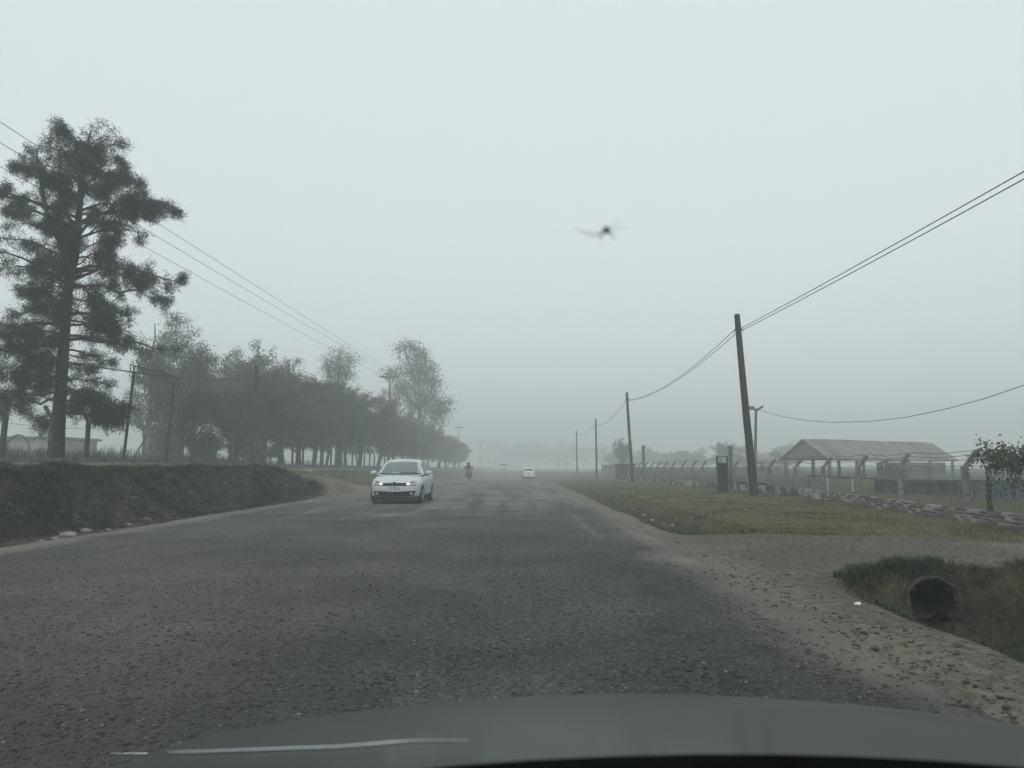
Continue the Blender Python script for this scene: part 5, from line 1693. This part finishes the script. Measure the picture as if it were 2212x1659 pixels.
    MB().tube([(0, 3.2, 1.42 + k), (0, 3.35, 1.6 + k)], .006, 5).build('aerial', M['black_plastic'], t)
    wt = MB(); wt.lathe([(.19, -.085), (.265, -.095), (.292, -.07), (.297, 0), (.292, .07), (.265, .095), (.19, .085)], axis='x', n=32)
    tyre = wt.mesh('tyre', M['rubber'], True)
    wr = MB(); wr.lathe([(0, .06), (.055, .065), (.07, .05), (.16, .045), (.185, .075), (.198, .088), (.198, -.08), (0, -.08)], axis='x', n=32)
    for a in range(5):
        an = a * 2 * PI / 5; wr.tube([(.065, .05 * math.cos(an), .05 * math.sin(an)), (.075, .18 * math.cos(an), .18 * math.sin(an))], [.026, .018], 5)
    rim = wr.mesh('rim', M['rim'], True)
    for x, y in wheels:
        w = empty('wheel', (x, y, .297)); w.parent = t
        if x < 0: w.rotation_euler = (0, 0, PI)
        link('tyre', tyre, w); link('rim', rim, w)
    return t


cY = 25.3
cz = lambda x, y: float(road_z(np.array([float(x)]), np.array([float(y)]))[0])
hatchback((-3.92, cY, cz(-3.86, cY)), math.radians(-1.0), 'white hatchback driving towards us with headlights lit, on the left of the road', M['silver_paint'])
fY = 104
fp = P(1142.5, 1036, fY)
hatchback((fp.x, fY + 3.9, cz(fp.x, fY + 2)), PI, 'small white hatchback seen from behind, far ahead in the right lane', M['white_paint'], .05, False, None, False).location = (fp.x, fY + 3.9, cz(fp.x, fY + 2) + .0)


def van(loc, label):
    t = empty('van', loc); tag(t, label, 'van')
    rings = []
    for y, w, z0, z1 in ((0, .78, .4, .95), (.08, .92, .3, 1.15), (.9, .98, .28, 1.35), (1.5, .98, .28, 2.1), (1.9, .98, .28, 2.28), (5.0, .98, .3, 2.3), (5.2, .93, .36, 2.2)):
        wt = w * (.82 if z1 > 1.6 else .95)
        half = [(w * .9, z0), (w, z0 + .12), (w, z0 + (z1 - z0) * .55), (wt, z1 - .06), (wt * .9, z1)]
        rings.append([Vector((x, y, z)) for x, z in half] + [Vector((-x, y, z)) for x, z in half[::-1]])
    mb = loft(rings); n = 10
    for i in range(len(rings) - 1): mb.f.append((i * n + n - 1, i * n, (i + 1) * n, (i + 1) * n + n - 1))
    mb.build('body', M['white_wall'], t, smooth=True)
    R = Matrix.Rotation(math.radians(-52), 3, 'X')
    MB().box((0, 1.17, 1.74), (1.5, .05, .86), Matrix.Rotation(math.atan2(.6, .75) * -1, 3, 'X')).build('windscreen', M['glass'], t)
    for s in (-1, 1):
        MB().lathe([(0, -.03), (.12, -.02), (.13, .05)], (s * .66, .05, .85), 'y', 12).build('headlight', M['lens'], t)
        for y in (1.0, 4.2):
            w = MB().lathe([(.18, -.1), (.3, -.1), (.33, 0), (.3, .1), (.18, .1)], (s * .85, y, .33), 'x', 18).build('wheel', M['rubber'], t)
    MB().box((0, -.02, .48), (1.5, .1, .2)).build('bumper', M['black_plastic'], t)
    MB().box((0, -.03, .82), (.8, .06, .14)).build('grille', M['black_plastic'], t)


vp = P(1087, 1018, 215)
van((vp.x, 215, zl(215) + .02), 'pale van almost lost in the fog at the far end of the road')


# ------------------------------------------------------------------ motorcycle and rider
def skin_mesh(name, verts, edges, m, lv=1, root=0):
    me = bpy.data.meshes.new(name); me.from_pydata([v[0] for v in verts], edges, []); me.update()
    o = link(name, me); md = o.modifiers.new('k', 'SKIN')
    for d, v in zip(me.skin_vertices[0].data, verts):
        r = v[1]; d.radius = r if hasattr(r, '__len__') else (r, r)
    me.skin_vertices[0].data[root].use_root = True
    s = o.modifiers.new('s', 'SUBSURF'); s.levels = lv; s.render_levels = lv
    dg = bpy.context.evaluated_depsgraph_get()
    r = bpy.data.meshes.new_from_object(o.evaluated_get(dg)); bpy.data.objects.remove(o)
    r.polygons.foreach_set('use_smooth', [True] * len(r.polygons))
    r.materials.clear(); r.materials.append(m)
    return r


def motorcycle(loc, rz):
    t = empty('motorcycle', loc, rz); tag(t, 'small dark motorcycle coming towards us, left of the far white car', 'motorcycle')
    for y in (0, 1.25):
        w = empty('wheel', (0, y, .30)); w.parent = t
        MB().lathe([(.23, -.035), (.27, -.05), (.30, -.03), (.305, 0), (.30, .03), (.27, .05), (.23, .035), (.23, -.035)], axis='x', n=28).build('tyre', M['rubber'], w, smooth=True)
        r = MB(); r.lathe([(.225, -.02), (.235, .02), (.215, .02), (.215, -.02), (.225, -.02)], axis='x', n=24); r.lathe([(.0, -.06), (.045, -.06), (.045, .06), (0, .06)], axis='x', n=10)
        for a in range(12): r.tube([(.02 * (-1) ** a, 0, 0), (0, .225 * math.cos(a * PI / 6), .225 * math.sin(a * PI / 6))], .004, 3)
        r.build('rim', M['chrome'], w)
    for s in (-1, 1):
        MB().tube([(s * .09, 0, .30), (s * .09, .16, .72), (s * .09, .24, .92)], .024, 8).build('fork_leg', M['galv'], t, smooth=True)
        MB().tube([(s * .06, .24, .95), (s * .22, .27, 1.03), (s * .38, .36, 1.01)], .014, 6).build('handlebar', M['black_plastic'], t, smooth=True)
        mm = MB().tube([(s * .25, .28, 1.02), (s * .32, .22, 1.15), (s * .36, .22, 1.2)], .008, 5).build('mirror', M['black_plastic'], t)
        MB().lathe([(0, -.02), (.055, -.015), (.06, .01), (0, .015)], (s * .37, .22, 1.24), 'y', 12).build('mirror_head', M['black_plastic'], mm)
        MB().lathe([(0, -.05), (.025, -.03), (.03, .0), (0, .04)], (s * .2, .12, .82), 'y', 10).build('turn_signal', M['lens'], t)
        MB().box((s * .2, .42, .52), (.14, .10, .56), Matrix.Rotation(math.radians(12), 3, 'X')).build('leg_shield', M['black_plastic'], t)
        MB().tube([(s * .13, .75, .3), (s * .26, .75, .3)], .02, 6).build('foot_peg', M['rubber'], t)
    MB().lathe([(0, -.06), (.08, -.05), (.10, 0), (.08, .08), (0, .1)], (0, .10, .90), 'y', 16).build('headlight', M['lens'], t, smooth=True)
    mb = MB(); mb.lathe([(0, -.1), (.14, -.06), (.19, .02), (.2, .1)], (0, .18, .93), 'y', 16); mb.build('fairing', M['black_plastic'], t, smooth=True)
    arc = [(0, .33 * -math.cos(a), .30 + .335 * math.sin(a)) for a in np.linspace(.5, 2.3, 8)]
    MB().tube(arc, [.05, .06, .065, .065, .065, .06, .05, .04], 8).build('front_mudguard', M['black_plastic'], t, smooth=True)
    skin = [((0, .34, .80), (.09, .08)), ((0, .52, .84), (.14, .10)), ((0, .72, .80), (.11, .07))]
    link('fuel_tank', skin_mesh('fuel_tank', skin, [(0, 1), (1, 2)], M['black_plastic'], 2), t)
    mb = MB(); mb.box((0, .98, .79), (.24, .62, .09)); mb.build('seat', M['rubber'], t)
    mb = MB(); mb.tube([(0, .26, .80), (0, .45, .45), (0, .75, .32), (0, 1.25, .32)], .03, 8); mb.tube([(0, .3, .78), (0, .95, .68), (0, 1.25, .32)], .025, 8); mb.build('frame', M['dark_steel'], t, smooth=True)
    mb = MB(); mb.lathe([(0, -.16), (.13, -.15), (.15, 0), (.13, .15), (0, .16)], (0, .62, .42), 'x', 14); mb.build('engine', M['dark_steel'], t, smooth=True)
    MB().tube([(.1, .5, .34), (.14, .8, .25), (.15, 1.4, .33)], [.02, .025, .045], 8).build('exhaust', M['galv'], t, smooth=True)
    MB().box((0, 1.38, .72), (.16, .12, .1)).build('tail_light', M['tail_red'], t)
    t.scale = (1.18, 1.05, 1.04)
    return t


def rider(loc, rz):
    t = empty('person', loc, rz); tag(t, 'rider in dark clothes and dark helmet sitting on the distant motorcycle', 'person')
    V = []; E = []
    def a(p, r, par=None):
        V.append((p, r)); i = len(V) - 1
        if par is not None: E.append((par, i))
        return i
    pel = a((0, .92, .90), (.165, .13))
    bel = a((0, .89, 1.05), (.15, .115), pel); che = a((0, .84, 1.25), (.20, .14), bel); sh = a((0, .81, 1.37), (.15, .09), che); nk = a((0, .79, 1.45), .055, sh)
    hd = a((0, .775, 1.54), (.085, .10), nk); tp = a((0, .775, 1.63), (.075, .085), hd)
    for s in (-1, 1):
        s1 = a((s * .19, .80, 1.35), .065, sh); el = a((s * .29, .66, 1.12), .052, s1); wr = a((s * .33, .42, 1.06), .034, el); pm = a((s * .365, .36, 1.045), (.038, .024), wr)
        for q in range(4):
            f1 = a((s * (.335 + q * .021), .315, 1.05), .0095, pm); f2 = a((s * (.335 + q * .021), .305, 1.015), .0085, f1); a((s * (.335 + q * .021), .335, .99), .0075, f2)
        th = a((s * .325, .37, 1.02), .011, pm); a((s * .315, .345, 1.0), .009, th)
        hp = a((s * .11, .90, .88), .10, pel); kn = a((s * .20, .52, .74), .068, hp); an = a((s * .20, .70, .40), .045, kn); he = a((s * .2, .74, .345), .042, an); a((s * .2, .54, .325), .036, he)
    link('body', skin_mesh('body', V, E, M['cloth_dark'], 1), t)
    mb = MB(); mb.lathe([(0, .135), (.06, .125), (.10, .085), (.125, .02), (.128, -.05), (.11, -.10), (.095, -.12)], (0, .775, 1.60), 'z', 20)
    mb.v = [(x, (y - .775) * 1.12 + .775, z) for x, y, z in mb.v]
    h = mb.build('helmet', M['cloth_dark'], t, smooth=True)
    vs = MB(); g = []
    for z in (1.55, 1.61, 1.66):
        for aa in np.linspace(-1.0, 1.0, 7): g.append((.131 * math.sin(aa), .775 - .148 * math.cos(aa), z))
    vs.add(g, [(j * 7 + i, j * 7 + i + 1, (j + 1) * 7 + i + 1, (j + 1) * 7 + i) for j in range(2) for i in range(6)]); vs.build('visor', M['glass'], h, smooth=True)
    MB().box((0, .80, 1.05), (.27, .26, .055)).build('pale_hem', M['paper'], t)
    t.scale = (1.18, 1.05, 1.04)
    return t


mp = P(1012, 1037, 77)
mz = cz(mp.x, 77)
motorcycle((mp.x, 77, mz), math.radians(4))
rider((mp.x, 77, mz), math.radians(4))


# ------------------------------------------------------------------ windscreen smudge, built as an insect in the air just ahead
def insect(c, rz):
    m, nt, b = nodes_of('insect_wing')
    b.inputs['Base Color'].default_value = (.05, .05, .05, 1); b.inputs['Alpha'].default_value = .5; b.inputs['Roughness'].default_value = .4
    M['insect_wing'] = m
    t = empty('insect', c, rz); tag(t, 'windscreen smudge built as a tiny blurred dark insect with spread wings', 'insect')
    k = .00098
    V = [((-5.5 * k, 0, -1.2 * k), .9 * k), ((-3 * k, 0, -.5 * k), 1.7 * k), ((0, 0, 0), 1.9 * k), ((2.4 * k, 0, .5 * k), 1.7 * k), ((4.4 * k, 0, .8 * k), 1.3 * k)]
    link('body', skin_mesh('body', V, [(i, i + 1) for i in range(4)], M['feather'], 2, 2), t)
    for s, tip, w in ((1, Vector((-3, 17, 1.5)), 3.2), (1, Vector((-6, 11, -3.5)), 2.4), (-1, Vector((2, -9, 6.5)), 3.2), (-1, Vector((-3, -11, -.5)), 1.6)):
        mb = MB(); vs = []; n = 8
        for i in range(n + 1):
            f = i / n; p = tip * f * k; ch = (w * math.sin(PI * min(1, .12 + .86 * f)) + .2) * k; rise = Vector((0, 0, -2.2 * k * math.sin(PI * f) * (s > 0)))
            vs += [p + rise + Vector((ch * .5, 0, ch * .25)), p + rise - Vector((ch * .5, 0, ch * .25))]
        m_ = len(vs); vs += [v - Vector((0, 0, .00008)) for v in vs]; fs = []
        for i in range(n): q = (i * 2, i * 2 + 1, i * 2 + 3, i * 2 + 2); fs += [q, tuple(x + m_ for x in q[::-1])]
        mb.add(vs, fs); mb.build('wing', M['insect_wing'], t, smooth=True)
    for s in (-1, 1):
        for x in (-1.5, .5, 2.5): MB().tube([(x * k, s * 1 * k, -1 * k), (x * 1.6 * k, s * 3 * k, -2.2 * k), (x * 2 * k, s * 3.6 * k, -4.5 * k)], .00018, 4).build('leg', M['feather'], t)
        MB().tube([(5 * k, s * .5 * k, 1.2 * k), (8 * k, s * 1.6 * k, 2.2 * k)], .00014, 4).build('antenna', M['feather'], t)


insect(P(1310, 497, .40), math.radians(78))


# ------------------------------------------------------------------ the car we sit in: bonnet, wings, cowl, reflected streak
def own_car():
    t = empty('own_car', (.18, 1.0, 0)); tag(t, 'dark grey glossy bonnet of the car carrying the camera', 'car')
    ox, oy = .18, 1.0
    # bonnet surface, x across, y forward
    def zf(x, y):
        xc = x - .13
        a = np.abs(xc)
        z = 1.0265 - .16 * (y - .5) - .30 * np.clip(y - .7, 0, None) ** 2
        z = z - .20 * a ** 2 - 1.1 * np.clip(a - .58, 0, None) ** 2 - .012 * sm(.44, .50, a)
        return z
    xs = np.linspace(-.68, .94, 91); ys = np.linspace(.47, 1.78, 73)
    X, Y = np.meshgrid(xs, ys)
    yy = Y * 1.0
    Z = zf(X, yy)
    nx = len(xs); v = np.stack([X - ox, yy - oy, Z], -1).reshape(-1, 3)
    i = (np.arange(len(ys) - 1)[:, None] * nx + np.arange(nx - 1)[None]).reshape(-1)
    f = np.stack([i, i + 1, i + 1 + nx, i + nx], -1)
    vb = v.copy(); vb[:, 2] -= .012
    n = len(v)
    ring = list(range(nx)) + [j * nx + nx - 1 for j in range(1, len(ys))] + [(len(ys) - 1) * nx + k for k in range(nx - 2, -1, -1)] + [j * nx for j in range(len(ys) - 2, 0, -1)]
    r = np.array(ring); r2 = np.roll(r, -1)
    me = npmesh('bonnet', np.concatenate([v, vb]), np.concatenate([f, f[:, ::-1] + n, np.stack([r, r2, r2 + n, r + n], -1)]), M['hood_paint'], True)
    link('bonnet', me, t)
    for s in (-1, 1):
        x0 = .13 + s * .81
        mb = MB(); pts = []
        for q in np.linspace(.2, 1.9, 14):
            zt = float(zf(np.array([x0]), np.array([min(q, 1.78)]))[0]) - .02
            pts.append([(x0 - ox - s * .01, q - oy, zt), (x0 - ox + s * .05, q - oy, zt - .05), (x0 - ox + s * .07, q - oy, zt - .25), (x0 - ox + s * .06, q - oy, .35)])
        vs = [p for r_ in pts for p in r_]; m_ = len(vs)
        fs = [(i_ * 4 + k, i_ * 4 + k + 1, i_ * 4 + k + 5, i_ * 4 + k + 4) for i_ in range(13) for k in range(3)]
        mb.add(vs, fs); mb.build('front_wing', M['hood_paint'], t, smooth=True)
        w = empty('wheel', (x0 - ox - s * .02, 1.15 - oy, .31)); w.parent = t
        MB().lathe([(.2, -.1), (.29, -.1), (.31, 0), (.29, .1), (.2, .1), (.2, -.1)], axis='x', n=24).build('tyre', M['rubber'], w, smooth=True)
        MB().lathe([(0, .05), (.2, .05), (.2, -.05), (0, -.05)], axis='x', n=24).build('rim', M['rim'], w)
    MB().box((.13 - ox, 1.82 - oy, .28), (1.5, .10, .26)).build('front_bumper', M['hood_paint'], t)
    # dark cowl and dash edge under the windscreen
    mb = MB(); top = []
    for x in np.linspace(-.80, 1.06, 40):
        a = abs(x - .13)
        zz = 1.0305 - .25 * a * a
        top.append([(x - ox, .493 - oy, zz - .012), (x - ox, .488 - oy, zz), (x - ox, .45 - oy, zz + .008), (x - ox, .30 - oy, zz + .02)])
    mb.add([p for r_ in top for p in r_], [(i_ * 4 + k, i_ * 4 + k + 1, i_ * 4 + k + 5, i_ * 4 + k + 4) for i_ in range(39) for k in range(3)])
    mb.build('cowl', M['cowl_black'], t, smooth=True)
    # thin chrome strip standing in for the sky's reflected streak on the bonnet
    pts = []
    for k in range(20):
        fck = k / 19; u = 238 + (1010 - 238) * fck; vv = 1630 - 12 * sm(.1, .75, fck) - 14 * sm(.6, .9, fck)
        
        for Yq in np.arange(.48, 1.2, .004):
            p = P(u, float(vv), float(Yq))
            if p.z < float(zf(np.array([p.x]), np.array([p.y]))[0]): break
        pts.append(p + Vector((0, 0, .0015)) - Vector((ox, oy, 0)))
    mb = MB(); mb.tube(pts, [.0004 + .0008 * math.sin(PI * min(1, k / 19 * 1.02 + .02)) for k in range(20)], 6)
    mb.build('reflection_streak', M['chrome'], t, smooth=True)


own_car()
